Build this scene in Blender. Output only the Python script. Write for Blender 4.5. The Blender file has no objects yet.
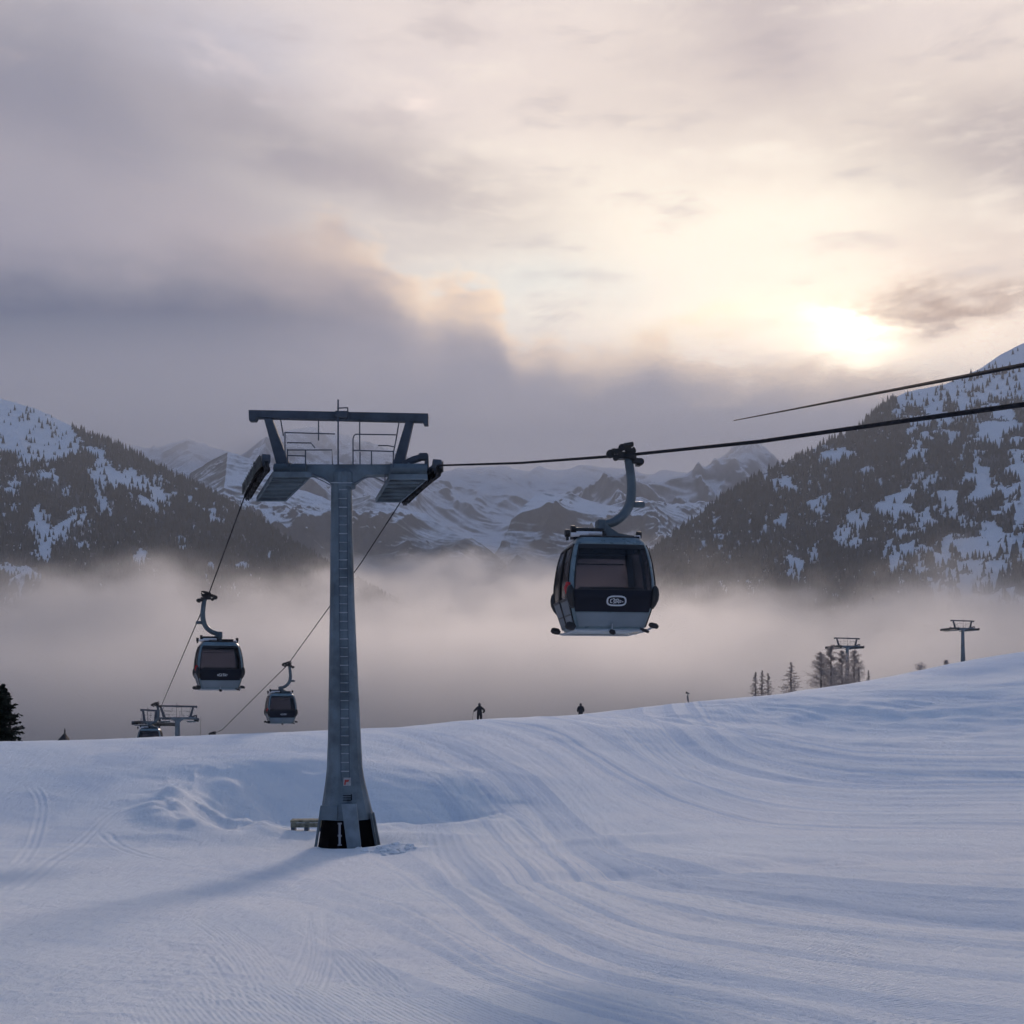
import bpy, bmesh, math, random
import numpy as np
from mathutils import Vector, Matrix, Euler

R = math.radians
F, CX, HY = 1100.0, 512.0, 700.0          # focal length and horizon of the photo, in pixels
scene = bpy.context.scene
col = scene.collection
rng = np.random.default_rng(7)
random.seed(7)

def S(r, g, b):                            # sRGB 0-255 -> linear
    return tuple(((c/255)/12.92 if c <= 10 else (((c/255)+0.055)/1.055)**2.4) for c in (r, g, b))

def W(px, py, Y):                          # a point seen at (px,py) that stands Y metres away
    return Vector(((px-CX)/F*Y, Y, (HY-py)/F*Y))

# ------------------------------------------------------------------ node expression helper
class X:
    def __init__(s, nt, sock): s.nt, s.k = nt, sock
    def _m(s, op, *a, clamp=False):
        n = s.nt.nodes.new('ShaderNodeMath'); n.operation = op; n.use_clamp = clamp
        for i, v in enumerate((s,)+a):
            if isinstance(v, X): s.nt.links.new(v.k, n.inputs[i])
            else: n.inputs[i].default_value = v
        return X(s.nt, n.outputs[0])
    def __add__(s, o): return s._m('ADD', o)
    __radd__ = __add__
    def __sub__(s, o): return s._m('SUBTRACT', o)
    def __rsub__(s, o): return (s*-1.0)+o
    def __mul__(s, o): return s._m('MULTIPLY', o)
    __rmul__ = __mul__
    def __truediv__(s, o): return s._m('DIVIDE', o)
    def pow(s, o): return s._m('POWER', o)
    def exp(s): return s._m('EXPONENT')
    def max(s, o): return s._m('MAXIMUM', o)
    def min(s, o): return s._m('MINIMUM', o)
    def abs(s): return s._m('ABSOLUTE')
    def clamp(s): return s._m('ADD', 0.0, clamp=True)
    def smooth(s, a, b, lo=0.0, hi=1.0):
        n = s.nt.nodes.new('ShaderNodeMapRange'); n.interpolation_type = 'SMOOTHSTEP'
        s.nt.links.new(s.k, n.inputs['Value'])
        n.inputs['From Min'].default_value = a; n.inputs['From Max'].default_value = b
        n.inputs['To Min'].default_value = lo; n.inputs['To Max'].default_value = hi
        return X(s.nt, n.outputs['Result'])

def mixc(nt, fac, a, b, mode='MIX'):
    n = nt.nodes.new('ShaderNodeMix'); n.data_type = 'RGBA'; n.blend_type = mode
    n.clamp_factor = True
    for sock, v in ((n.inputs[0], fac), (n.inputs[6], a), (n.inputs[7], b)):
        if isinstance(v, X): nt.links.new(v.k, sock)
        elif isinstance(v, (tuple, list)): sock.default_value = (*v[:3], 1)
        elif isinstance(v, (int, float)): sock.default_value = v
        else: nt.links.new(v, sock)
    return n.outputs[2]

def noise(nt, vec, scale, detail=4, rough=0.5, dist=0.0, dim='3D', out='Fac'):
    n = nt.nodes.new('ShaderNodeTexNoise'); n.noise_dimensions = dim
    if vec is not None: nt.links.new(vec, n.inputs['Vector'])
    n.inputs['Scale'].default_value = scale; n.inputs['Detail'].default_value = detail
    n.inputs['Roughness'].default_value = rough; n.inputs['Distortion'].default_value = dist
    return X(nt, n.outputs[out]) if out == 'Fac' else n.outputs[out]

def mapping(nt, vec, scale=(1,1,1), rot=(0,0,0), loc=(0,0,0)):
    n = nt.nodes.new('ShaderNodeMapping'); nt.links.new(vec, n.inputs[0])
    n.inputs['Scale'].default_value = scale; n.inputs['Rotation'].default_value = rot; n.inputs['Location'].default_value = loc
    return n.outputs[0]

def mat_new(name):
    m = bpy.data.materials.new(name); m.use_nodes = True
    nt = m.node_tree; b = nt.nodes['Principled BSDF']
    return m, nt, b

def objvec(nt):
    return nt.nodes.new('ShaderNodeTexCoord').outputs['Object']

def geopos(nt):
    return nt.nodes.new('ShaderNodeNewGeometry').outputs['Position']

def paint(name, c, rough=0.5, metal=0.0, vary=0.12, scale=3.0, bump=0.0, spec=0.5):
    m, nt, b = mat_new(name)
    v = objvec(nt)
    n1 = noise(nt, v, scale, 6, 0.6)
    f = n1.smooth(0.35, 0.7)
    c2 = tuple(x*(1-vary*2) for x in c); c3 = tuple(min(1, x*(1+vary)) for x in c)
    nt.links.new(mixc(nt, f, c3, c2), b.inputs['Base Color'])
    r = noise(nt, v, scale*3, 4)*0.25+(rough-0.12)
    nt.links.new(r.k, b.inputs['Roughness'])
    b.inputs['Metallic'].default_value = metal
    b.inputs['Specular IOR Level'].default_value = spec
    if bump:
        bp = nt.nodes.new('ShaderNodeBump'); bp.inputs['Strength'].default_value = bump; bp.inputs['Distance'].default_value = 0.02
        nt.links.new(noise(nt, v, scale*8, 4).k, bp.inputs['Height']); nt.links.new(bp.outputs[0], b.inputs['Normal'])
    return m

# ------------------------------------------------------------------ mesh builder
class MB:
    def __init__(s): s.v, s.f, s.p = [], [], []
    def add(s, vs, fs):
        s.p.append((list(vs), list(fs)))
        o = len(s.v); s.v += [tuple(x) for x in vs]; s.f += [tuple(i+o for i in f) for f in fs]; return s
    def box(s, c, size, rot=None, taper=1.0):
        hx, hy, hz = (q/2 for q in size)
        vs = []
        for z in (-1, 1):
            k = taper if z > 0 else 1
            for x, y in ((-1,-1),(1,-1),(1,1),(-1,1)):
                p = Vector((x*hx*k, y*hy*k, z*hz))
                if rot is not None: p = rot @ p
                vs.append(p+Vector(c))
        return s.add(vs, [(0,3,2,1),(4,5,6,7),(0,1,5,4),(1,2,6,5),(2,3,7,6),(3,0,4,7)])
    def bar(s, a, b, w, h, up=(0,0,1)):
        a, b = Vector(a), Vector(b); d = (b-a).normalized(); u = Vector(up)
        if abs(d.dot(u)) > 0.98: u = Vector((0,1,0))
        x = d.cross(u).normalized(); u = x.cross(d)
        vs = [p + x*sx*w/2 + u*sy*h/2 for p in (a, b) for sx, sy in ((-1,-1),(1,-1),(1,1),(-1,1))]
        return s.add(vs, [(0,3,2,1),(4,5,6,7),(0,1,5,4),(1,2,6,5),(2,3,7,6),(3,0,4,7)])
    def tube(s, pts, r, n=10, caps=True):
        pts = [Vector(p) for p in pts]; rs = r if isinstance(r, (list, tuple)) else [r]*len(pts)
        vs, fs = [], []; prev = None
        for i, p in enumerate(pts):
            d = (pts[min(i+1, len(pts)-1)]-pts[max(i-1, 0)]).normalized()
            if prev is None:
                u = Vector((0,0,1)) if abs(d.z) < .9 else Vector((0,1,0))
                x = d.cross(u).normalized()
            else:
                x = (prev - d*prev.dot(d)).normalized()
            prev = x; y = d.cross(x)
            for k in range(n):
                a = 2*math.pi*k/n
                vs.append(p + (x*math.cos(a)+y*math.sin(a))*rs[i])
        for i in range(len(pts)-1):
            for k in range(n):
                fs.append((i*n+k, i*n+(k+1)%n, (i+1)*n+(k+1)%n, (i+1)*n+k))
        if caps:
            fs.append(tuple(range(n))[::-1]); fs.append(tuple(range((len(pts)-1)*n, len(pts)*n)))
        return s.add(vs, fs)
    def disc(s, c, axis, r, h, n=18, rim=0.0):        # a wheel
        a = Vector(axis).normalized(); c = Vector(c)
        if rim: return s.tube([c-a*h/2, c-a*h*.2, c-a*h*.15, c+a*h*.15, c+a*h*.2, c+a*h/2], [r, r, r-rim, r-rim, r, r], n)
        return s.tube([c-a*h/2, c+a*h/2], r, n)
    def prism(s, poly, y0, y1):                        # poly of (x,z), extruded along y
        n = len(poly)
        vs = [(x, y0, z) for x, z in poly]+[(x, y1, z) for x, z in poly]
        fs = [tuple(range(n)), tuple(range(2*n-1, n-1, -1))]+[(i, i+n, (i+1) % n+n, (i+1) % n) for i in range(n)]
        return s.add(vs, fs)
    def pieces(s, name, mat, parent=None, **k):        # every added piece becomes a part of its own
        r = []
        for v, f in s.p:
            m = MB(); m.add(v, f); r.append(m.build(name, mat, parent, **k))
        return r
    def build(s, name, mat, parent=None, bevel=0.0, smooth=False, xf=None):
        me = bpy.data.meshes.new(name)
        vs = s.v if xf is None else [tuple(xf @ Vector(v)) for v in s.v]
        me.from_pydata(vs, [], s.f); me.update()
        bm = bmesh.new(); bm.from_mesh(me); bmesh.ops.recalc_face_normals(bm, faces=bm.faces); bm.to_mesh(me); bm.free()
        if smooth:
            me.polygons.foreach_set('use_smooth', [True]*len(me.polygons))
            me.set_sharp_from_angle(angle=R(40))
        me.materials.append(mat)
        o = bpy.data.objects.new(name, me); col.objects.link(o)
        if parent: o.parent = parent
        if bevel:
            b = o.modifiers.new('bevel', 'BEVEL'); b.width = bevel; b.segments = 2; b.limit_method = 'ANGLE'
        return o

def tag(o, label=None, cat=None, group=None, kind=None):
    if label: o['label'] = label
    if cat: o['category'] = cat
    if group: o['group'] = group
    if kind: o['kind'] = kind
    return o
def empty(name, loc, rz=0.0):
    o = bpy.data.objects.new(name, None); o.location = loc; o.rotation_euler = (0, 0, rz); o.empty_display_size = .3
    col.objects.link(o); return o
def copy_tree(o, parent=None):
    kids = [c for c in o.children]
    c = o.copy(); col.objects.link(c)
    if parent: c.parent = parent
    for k in kids: copy_tree(k, c)
    return c

# ------------------------------------------------------------------ numpy noise
def _hash(ix, iy, seed):
    h = (ix.astype(np.int64)*374761393 + iy.astype(np.int64)*668265263 + seed*1442695041) & 0xffffffff
    h = ((h ^ (h >> 13))*1274126177) & 0xffffffff
    return ((h ^ (h >> 16)) & 0xffffff)/float(0xffffff)
def vnoise(x, y, seed=0):
    ix, iy = np.floor(x), np.floor(y); fx, fy = x-ix, y-iy
    fx = fx*fx*fx*(fx*(fx*6-15)+10); fy = fy*fy*fy*(fy*(fy*6-15)+10)
    a, b, c, d = _hash(ix, iy, seed), _hash(ix+1, iy, seed), _hash(ix, iy+1, seed), _hash(ix+1, iy+1, seed)
    return (a*(1-fx)+b*fx)*(1-fy)+(c*(1-fx)+d*fx)*fy
def fbm(x, y, seed=0, o=5, g=0.5, lac=2.03):
    t, a, s = 0, 1, 0
    for i in range(o):
        t = t+a*(vnoise(x+i*17.3, y-i*9.1, seed+i)*2-1); s += a; a *= g; x = (x*.8+y*.6)*lac; y = (y*.8-x/lac*.6/1.0*.0-0)*lac if False else y*lac
    return t/s
def ridged(x, y, seed=0, o=6, g=0.55):
    t, a, s, w = 0, 1, 0, 1
    for i in range(o):
        n = 1-np.abs(vnoise(x+i*13.7, y+i*5.9, seed+i)*2-1); n = n*n*w
        w = np.clip(n*1.6, 0, 1); t = t+a*n; s += a; a *= g
        x, y = (x*.866-y*.5)*2.07, (x*.5+y*.866)*2.07
    return t/s
def hermite(t, p0, m0, p1, m1):
    t2, t3 = t*t, t*t*t
    return (2*t3-3*t2+1)*p0+(t3-2*t2+t)*m0+(-2*t3+3*t2)*p1+(t3-t2)*m1
def sstep(x, a, b):
    t = np.clip((x-a)/(b-a), 0, 1); return t*t*(3-2*t)

# ------------------------------------------------------------------ the ground
CREST = np.array([(-900,748),(-300,744),(0,742),(100,740),(200,736),(300,731),(400,727),(480,719),(580,713),(650,708),(700,704),(750,698),(800,691),(850,684),(900,674),(950,664),(1024,652),(1400,600),(2200,560)], float)
CY = np.array([(-900,60),(0,62),(347,66),(480,75),(580,83),(700,95),(850,122),(1024,148),(1400,170)], float)
Z38 = np.array([(-900,-4.6),(0,-5.0),(347,-5.1),(700,-4.5),(1024,-4.1),(1600,-3.6)], float)
def base_ground(Xw, Yw):
    Yp = np.maximum(Yw, 0)
    px = CX+F*Xw/np.sqrt(Yp**2+8.0**2)
    yc = np.interp(px, CREST[:,0], CREST[:,1]); Yc = np.interp(px, CY[:,0], CY[:,1]); z38 = np.interp(px, Z38[:,0], Z38[:,1])
    zc = (HY-yc)/F*Yc; mc = zc/Yc
    zA = hermite(np.clip(Yp/38, 0, 1), -1.7, -.13*38, z38, -.03*38)
    L = Yc-38
    zB = hermite(np.clip((Yp-38)/L, 0, 1), z38, -.03*L, zc, mc*L)
    cc = np.interp(px, [0, 347, 700, 850, 1024, 1300], [.004, .004, .0012, .0003, .00018, .00015])
    d = np.maximum(Yp-Yc, 0)
    kk = .05/cc; zC = zc+mc*d-.1*(np.sqrt(d*d+kk*kk)-kk)
    d2 = np.maximum(Yp-330, 0)
    z = np.where(Yp < 38, zA, np.where(Yp < Yc, zB, zC))
    far = -310+20*np.sin(Xw/900.0)
    lim = zc-6-(d*.20)
    z = np.where(Yp > Yc, np.maximum(z, lim), z)
    z = z-.0006*d2*d2*(Yp > 330)
    return np.maximum(z, far)
def pw(px, py):                            # where the ray through a pixel meets the bare ground
    Ys = np.linspace(4, 160, 3000); Xs = (px-CX)/F*Ys
    g = base_ground(Xs, Ys); ray = (HY-py)/F*Ys
    i = np.argmax(g >= ray)
    if g[i] < ray[i]: i = int(np.interp(px, CY[:,0], CY[:,1])/156*3000)
    return float(Xs[i]), float(Ys[i])

def stamp(curves, x0, y0, nx, ny, res, rad):
    """distance in metres from every cell to the nearest of the curves, up to rad"""
    D = np.full((ny, nx), rad*rad, np.float32); K = int(rad/res)+1
    oy, ox = np.mgrid[-K:K+1, -K:K+1]; ox = ox.ravel(); oy = oy.ravel()
    Df = D.ravel()
    for c in curves:
        c = np.asarray(c, float)
        seg = np.hypot(*np.diff(c, axis=0).T); s = np.concatenate([[0], np.cumsum(seg)])
        t = np.arange(0, s[-1], res*.6); pen = rad*(1-np.clip(np.minimum(t, s[-1]-t)/min(2.5, s[-1]*.3), 0, 1)); x = np.interp(t, s, c[:,0]); y = np.interp(t, s, c[:,1])
        k = (x > x0) & (x < x0+nx*res) & (y > y0) & (y < y0+ny*res); x, y, pen = x[k], y[k], pen[k]
        if not len(x): continue
        ix = np.round((x-x0)/res).astype(int); iy = np.round((y-y0)/res).astype(int)
        jx = ix[:,None]+ox; jy = iy[:,None]+oy
        d2 = ((jx*res+x0)-x[:,None])**2+((jy*res+y0)-y[:,None])**2+pen[:,None]**2
        ok = (jx >= 0) & (jx < nx) & (jy >= 0) & (jy < ny)
        np.minimum.at(Df, (jy*nx+jx)[ok], d2[ok].astype(np.float32))
    return np.sqrt(D)
def bil(G, x0, y0, res, x, y, fill):
    ny, nx = G.shape; u = (x-x0)/res; v = (y-y0)/res
    ok = (u > 0) & (u < nx-2) & (v > 0) & (v < ny-2)
    u = np.clip(u, 0, nx-2); v = np.clip(v, 0, ny-2); iu = u.astype(int); iv = v.astype(int); fu = u-iu; fv = v-iv
    r = (G[iv,iu]*(1-fu)+G[iv,iu+1]*fu)*(1-fv)+(G[iv+1,iu]*(1-fu)+G[iv+1,iu+1]*fu)*fv
    return np.where(ok, r, fill)
def smooth_curve(pts, n=40):
    p = np.array(pts, float); m = len(p); out = []
    for i in range(m-1):
        a, b, c, d = p[max(i-1,0)], p[i], p[i+1], p[min(i+2,m-1)]
        for t in np.linspace(0, 1, n, endpoint=False):
            out.append(.5*((2*b)+(-a+c)*t+(2*a-5*b+4*c-d)*t*t+(-a+3*b-3*c+d)*t**3))
    out.append(p[-1]); return np.array(out)

# flow lines of the piste (guide curves measured in the photo, laid onto the ground)
GC = [
 [(-2000,600),(900,674),(1024,664),(1600,640)],
 [(730,702),(760,718),(850,733),(1024,734),(1600,728)],
 [(700,705),(706,726),(740,750),(850,768),(1024,771),(1600,772)],
 [(650,709),(662,737),(720,766),(850,788),(1024,793),(1600,800)],
 [(560,715),(620,747),(700,789),(800,812),(1024,819),(1600,830)],
 [(470,720),(545,755),(600,800),(660,829),(800,848),(1024,852),(1600,870)],
 [(400,727),(485,768),(540,812),(572,850),(640,880),(800,905),(1024,926),(1600,960)],
 [(300,731),(400,778),(470,815),(520,872),(580,912),(700,952),(1024,988),(1600,1030)],
 [(100,740),(300,803),(420,855),(490,922),(600,972),(800,1012),(1024,1045),(1600,1100)],
 [(-200,745),(100,850),(300,950),(500,1015),(700,1065),(1024,1130),(1600,1230)],
 [(-900,760),(-200,900),(100,1000),(300,1100),(500,1200),(1024,1400),(1600,1500)],
]
def psi_of(px, py):
    crest = np.interp(px, CREST[:,0], CREST[:,1])
    ys = []
    for k, c in enumerate(GC):
        c = smooth_curve(c, 12); o_ = np.argsort(c[:,0], kind='stable'); c = c[o_]
        y = np.interp(px, c[:,0], c[:,1])
        y = np.where(px < c[0,0], crest-.01*(len(GC)-k), y)
        ys.append(y)
    ys = np.maximum.accumulate(np.stack(ys)+np.arange(len(GC))[:,None]*.001 if px.ndim == 1 else np.stack(ys)+np.arange(len(GC))[:,None,None]*.001, axis=0)
    out = np.zeros_like(px)
    for k in range(len(GC)-1):
        a, b = ys[k], ys[k+1]; m = (py >= a)
        out = np.where(m, k+np.clip((py-a)/np.maximum(b-a, 1e-3), 0, 1), out)
    return out

# ridges and scours near the tower, single ski tracks
def PW(l): return [pw(*p) for p in l]
ridgesA = [smooth_curve(PW(c)) for c in (
   [(212,776),(240,790),(275,806),(305,815),(330,820)],
   [(232,800),(250,815),(262,830),(285,842)],
   [(168,790),(172,810),(185,828),(215,842)],
   [(150,805),(160,826),(185,840)],
   [(360,836),(385,822),(420,815),(455,812),(480,808)],
 )]
tracks = []
def trk(l, off=(0,)):
    c = smooth_curve(PW(l)); d = np.gradient(c, axis=0); n = np.stack([-d[:,1], d[:,0]], 1); n /= np.maximum(np.hypot(*n.T)[:,None], 1e-6)
    for o in off: tracks.append(c+n*o)
trk([(10,900),(60,860),(110,822),(150,800)], (0,.3))
trk([(20,780),(38,800),(32,838),(10,870)], (0,.22))
trk([(180,935),(205,955),(225,985),(222,1020)], (0,.2,.42,.6))
trk([(280,920),(320,950),(360,995),(385,1022)], (0,.16))
trk([(310,905),(305,945),(280,1000),(265,1023)], (0,.25,.3))
trk([(430,830),(445,870),(490,905),(560,930),(640,945)], (0,.3,.9,1.3))
trk([(455,835),(480,868),(530,900),(600,925),(700,950)], (0,.25))
trk([(540,800),(548,840),(575,875),(640,905),(760,940),(1000,975)], (0,.35,.7,1.6))
trk([(590,790),(580,830),(600,860),(680,890),(800,915),(1024,950)], (0,.3))
trk([(390,900),(470,945),(560,985),(690,1020)], (0,))
trk([(560,850),(600,862),(680,870),(800,868),(1024,862)], (0,.2))
trk([(640,720),(650,745),(700,775),(800,795),(1024,800)], (0,.5,1.3))
trk([(600,716),(640,752),(690,795),(760,815),(900,822)], (0,.6,1.1))
trk([(90,830),(140,858),(200,868)], (0,.3))
trk([(300,765),(380,770),(440,785),(520,830),(530,860)], (0,.5))
for k in range(16):
    a = random.uniform(0, 1)
    trk([(430+a*90+random.uniform(-20,20), 740+a*10),(520+a*60, 790+random.uniform(-8,8)),(560+a*50, 850),(640+a*60, 905+random.uniform(-10,10)),(850, 930+a*30),(1024, 950+a*40)], (0, random.uniform(.2,.5)))
for q_ in range(46):
    k = random.choice((1,2,3,3,4,4,5,5,6,6,7,7,8)); f_ = random.random(); ca, cb = (smooth_curve(np.array(g_, float), 12) for g_ in (GC[k], GC[k+1]))
    x0_ = max(ca[0,0], cb[0,0]); a_ = random.uniform(x0_+10, 760); b_ = min(1150, a_+random.uniform(220, 700))
    xs = np.arange(a_, b_, 30); ys = np.interp(xs, ca[:,0], ca[:,1])*(1-f_)+np.interp(xs, cb[:,0], cb[:,1])*f_+random.uniform(-8, 8)*np.linspace(-1, 1, len(xs))
    if len(xs) > 4: trk(list(zip(xs, ys)), (0, random.uniform(.18, .35)) if random.random() < .6 else (0, .22, .5, .8))
DX0, DY0, DRES = -44.0, 4.0, 0.09; DNX, DNY = 1400, 1500
Dr = stamp(ridgesA, -26, 28, 320, 320, .12, 1.6)
Dt = stamp(tracks, DX0, DY0, DNX, DNY, DRES, .36)
near = [t for t in tracks if t[:,1].min() < 24]
bundles = []
for l, offs in (([(150,905),(205,935),(240,985),(238,1040)], 9), ([(165,960),(200,990),(195,1040)], 4), ([(280,915),(330,950),(385,1000),(420,1040)], 5), ([(300,900),(305,950),(285,1000),(262,1040)], 4), 
                ([(430,850),(470,900),(560,955),(700,1000),(880,1040)], 7), ([(560,880),(640,930),(760,965),(1024,1000)], 7), ([(700,900),(800,935),(1024,960)], 6), ([(330,1040),(420,980),(560,950),(700,950)], 3), ([(20,1000),(120,960),(230,940)], 3)):
    c = smooth_curve(PW(l)); d = np.gradient(c, axis=0); nn = np.stack([-d[:,1], d[:,0]], 1); nn /= np.maximum(np.hypot(*nn.T)[:,None], 1e-6)
    o = 0
    for q in range(offs):
        o += random.choice((.055, .065, .08, .15)); k0 = random.randint(0, len(c)//4); bundles.append((c+nn*o)[k0:len(c)-random.randint(1, len(c)//4)])
Dn = stamp(near+bundles, -8, 6, 900, 900, .02, .10)

def ground_z(Xw, Yw, gp=None):
    z = base_ground(Xw, Yw)
    Yp = np.maximum(Yw, 1.0)
    px = CX+F*Xw/Yp; py = HY-F*z/Yp
    inside = sstep(Yw, 5, 9)
    # broad undulation
    z = z+.16*fbm(Xw/11, Yw/14, 3, 4)*sstep(Yw, 3, 20)*(1-sstep(Yw, 55, 75)*.8)+.035*fbm(Xw/2.1, Yw/2.6, 5, 4)
    # hollow and wind-packed mound around the tower foot
    WX, WY = fbm(Xw/2.3, Yw/2.3, 41, 4)*1.5, fbm(Xw/2.3+7, Yw/2.3, 42, 4)*1.5
    def bump(px_, py_, rx, ry, h, rot=0):
        bx, by = pw(px_, py_); dx, dy = Xw-bx, Yw-by; c, s = math.cos(rot), math.sin(rot)
        u, v = (dx*c+dy*s)/rx+.22*WX, (-dx*s+dy*c)/ry+.22*WY
        return h*np.exp(-(u*u+v*v))
    z = z+(bump(182, 806, 2.4, 4.2, .75)+bump(235, 838, 3.6, 1.6, .35))*(1+.25*fbm(Xw/1.3, Yw/1.8, 9, 3))
    z = z-bump(258, 800, 3.5, 3.2, 1.25, .35)+bump(290, 768, 8, 2.0, .45)
    z = z-bump(415, 806, 3.3, 2.6, 1.05, .12)
    z = z-bump(330, 812, 3.0, 3.0, .35)
    z = z+bump(400, 838, 2.6, 1.2, .22)+bump(440, 822, 3.0, 1.0, .16)
    z = z+bump(720, 738, 10, 5, .5)-bump(860, 722, 16, 8, .9)+bump(900, 700, 20, 6, .5)-bump(900, 775, 9, 3, .25)
    z = z+bump(640, 838, 2.6, 1.4, .22)-bump(700, 868, 7, 1.1, .14)
    z = z+bump(386, 850, 1.1, .5, .20)+bump(330, 852, 1.6, .5, .03)
    dr = bil(Dr, -26, 28, .12, Xw, Yw, 1.6)
    z = z+.33*(1-sstep(dr, 0, 1.4))**1.6*(1+.3*fbm(Xw/.8, Yw/.8, 11, 2))
    # scoured lumps inside the hollow
    m = np.exp(-(((px-230)/75.)**2+((py-802)/36.)**2)**2)
    z = z+m*.17*(ridged(Xw/1.2+Yw/4, Yw/1.8, 31, 4)-.4)
    # streaks along the flow of the piste
    ps = psi_of(np.clip(px, -800, 1590), np.clip(py, 600, 1190))
    if gp is not None:
        dr_, rr, dth = gp
        def blur(a, n, ax):
            k = 2*n+1; pad = [(0, 0), (0, 0)]; pad[ax] = (n+1, n)
            for _ in range(2):
                b = np.cumsum(np.pad(a, pad, mode='edge'), axis=ax)
                a = (b[k:] - b[:-k])/k if ax == 0 else (b[:, k:]-b[:, :-k])/k
            return a
        ps = blur(blur(ps, 9, 0), 26, 1)
        g1 = np.gradient(ps, axis=0)/np.maximum(dr_[:,None], 1e-3); g2 = np.gradient(ps, axis=1)/(rr[:,None]*dth)
        gm = np.clip(blur(blur(np.hypot(g1, g2), 12, 0), 30, 1), .02, 2.5)
        wl = sstep(px, 60, 420)*(.35+.65*sstep(px, 330, 560))
        along = .5+.5*fbm(Xw/7+3, Yw/9, 21, 3)
        for f_, a_ in ((3.2, .046), (8, .056), (19, .056), (47, .046), (110, .036)):
            lam = 1/(f_*gm)
            amp = np.clip(a_*lam, 0, .17)*np.where(lam < .12, 0, 1)
            n_ = vnoise(ps*f_+vnoise(Xw/9, Yw/12, 77)*.8, Xw/40.+f_, 50+int(f_))*2-1
            z = z+n_*amp*wl*(.35+1.3*along)*sstep(Yw, 6, 10)*(1-sstep(Yw-np.interp(px, CY[:,0], CY[:,1]), -14, -2)*.7)
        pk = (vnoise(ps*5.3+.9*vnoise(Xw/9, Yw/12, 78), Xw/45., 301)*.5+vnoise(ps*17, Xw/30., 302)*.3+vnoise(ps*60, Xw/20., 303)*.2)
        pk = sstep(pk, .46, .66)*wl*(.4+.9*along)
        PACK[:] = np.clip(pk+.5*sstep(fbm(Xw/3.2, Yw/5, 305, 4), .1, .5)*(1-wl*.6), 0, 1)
        # sastrugi elsewhere
        z = z+.020*(1-wl*.6)*(ridged((Xw*.35+Yw*.94)/.45, (Xw*.94-Yw*.35)/1.6, 61, 4)-.4)+(.013*fbm(Xw/.24, Yw/.32, 66, 3)*(1-sstep(Yw, 25, 45))+.006*fbm(Xw/.075, Yw/.13, 67, 2)*(1-sstep(Yw, 12, 22)))*(.4+1.2*vnoise(Xw/2.2, Yw/3.1, 68))*(.3+along)*(1-sstep(Yw, 50, 62))
    dt = bil(Dt, DX0, DY0, DRES, Xw, Yw, .36)
    k = sstep(Yw, 14, 24)
    g = -.022*(1-sstep(dt, 0, .10))+.011*np.exp(-((dt-.15)/.05)**2)
    z = z+g*k*(.5+.8*vnoise(Xw/3, Yw/3, 91))*sstep(Yw, 5, 12)
    dn = bil(Dn, -8, 6, .02, Xw, Yw, .10)
    g = -.011*(1-sstep(dn, 0, .028))+.006*np.exp(-((dn-.048)/.016)**2)
    z = z+g*(1-k)*(.4+.9*vnoise(Xw/1.5, Yw/1.5, 93))
    return z

nr1, nth = 900, 1500
r1 = np.geomspace(5.5, 170, nr1); r2 = np.geomspace(174, 12000, 70); r0 = np.linspace(.3, 5.4, 14)
rr = np.concatenate([r0, r1, r2])
th_in = np.linspace(-31, 31, nth); th_out = np.linspace(31, 329, 150)[1:-1]
thd = np.radians(np.concatenate([th_in, th_out])); NT = len(thd)
RR, TH = np.meshgrid(rr, thd, indexing='ij'); XG, YG = RR*np.sin(TH), RR*np.cos(TH)
ZG = np.where(YG < -2, -1.7-.02*(-YG), 0)
drr = np.gradient(rr)
PACK = np.zeros((len(rr), nth))
ZF = ground_z(XG[:, :nth], YG[:, :nth], (drr, rr, math.radians(62/(nth-1))))
ZO = base_ground(XG[:, nth:], YG[:, nth:])
# blend the edge of the detailed sector
ZG[:, :nth] = ZF; ZG[:, nth:] = ZO
nR = len(rr)
verts = np.stack([XG, YG, ZG], -1).reshape(-1, 3)
verts = np.vstack([verts, [[0, 0, -1.7]]])
i = np.arange(nR-1)[:, None]; j = np.arange(NT)[None, :]; j2 = (j+1) % NT
quads = np.stack([i*NT+j, (i+1)*NT+j, (i+1)*NT+j2, i*NT+j2], -1).reshape(-1, 4)[:, ::-1]
cv = len(verts)-1
tris = np.stack([np.full(NT, cv), np.arange(NT), (np.arange(NT)+1) % NT], -1)[:, ::-1]

def np_mesh(name, verts, quads, tris=None, smooth=True):
    me = bpy.data.meshes.new(name)
    nq = len(quads) if quads is not None else 0; nt_ = len(tris) if tris is not None else 0
    me.vertices.add(len(verts)); me.vertices.foreach_set('co', np.asarray(verts, np.float32).ravel())
    loops = np.concatenate([a.ravel() for a in (quads, tris) if a is not None]).astype(np.int32)
    me.loops.add(len(loops)); me.loops.foreach_set('vertex_index', loops)
    st = np.concatenate([np.arange(nq)*4, nq*4+np.arange(nt_)*3]).astype(np.int32)
    me.polygons.add(nq+nt_); me.polygons.foreach_set('loop_start', st)
    try: me.polygons.foreach_set('loop_total', np.concatenate([np.full(nq, 4), np.full(nt_, 3)]).astype(np.int32))
    except Exception: pass
    me.polygons.foreach_set('use_smooth', np.full(nq+nt_, smooth))
    me.update(calc_edges=True); me.validate()
    return me

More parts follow.
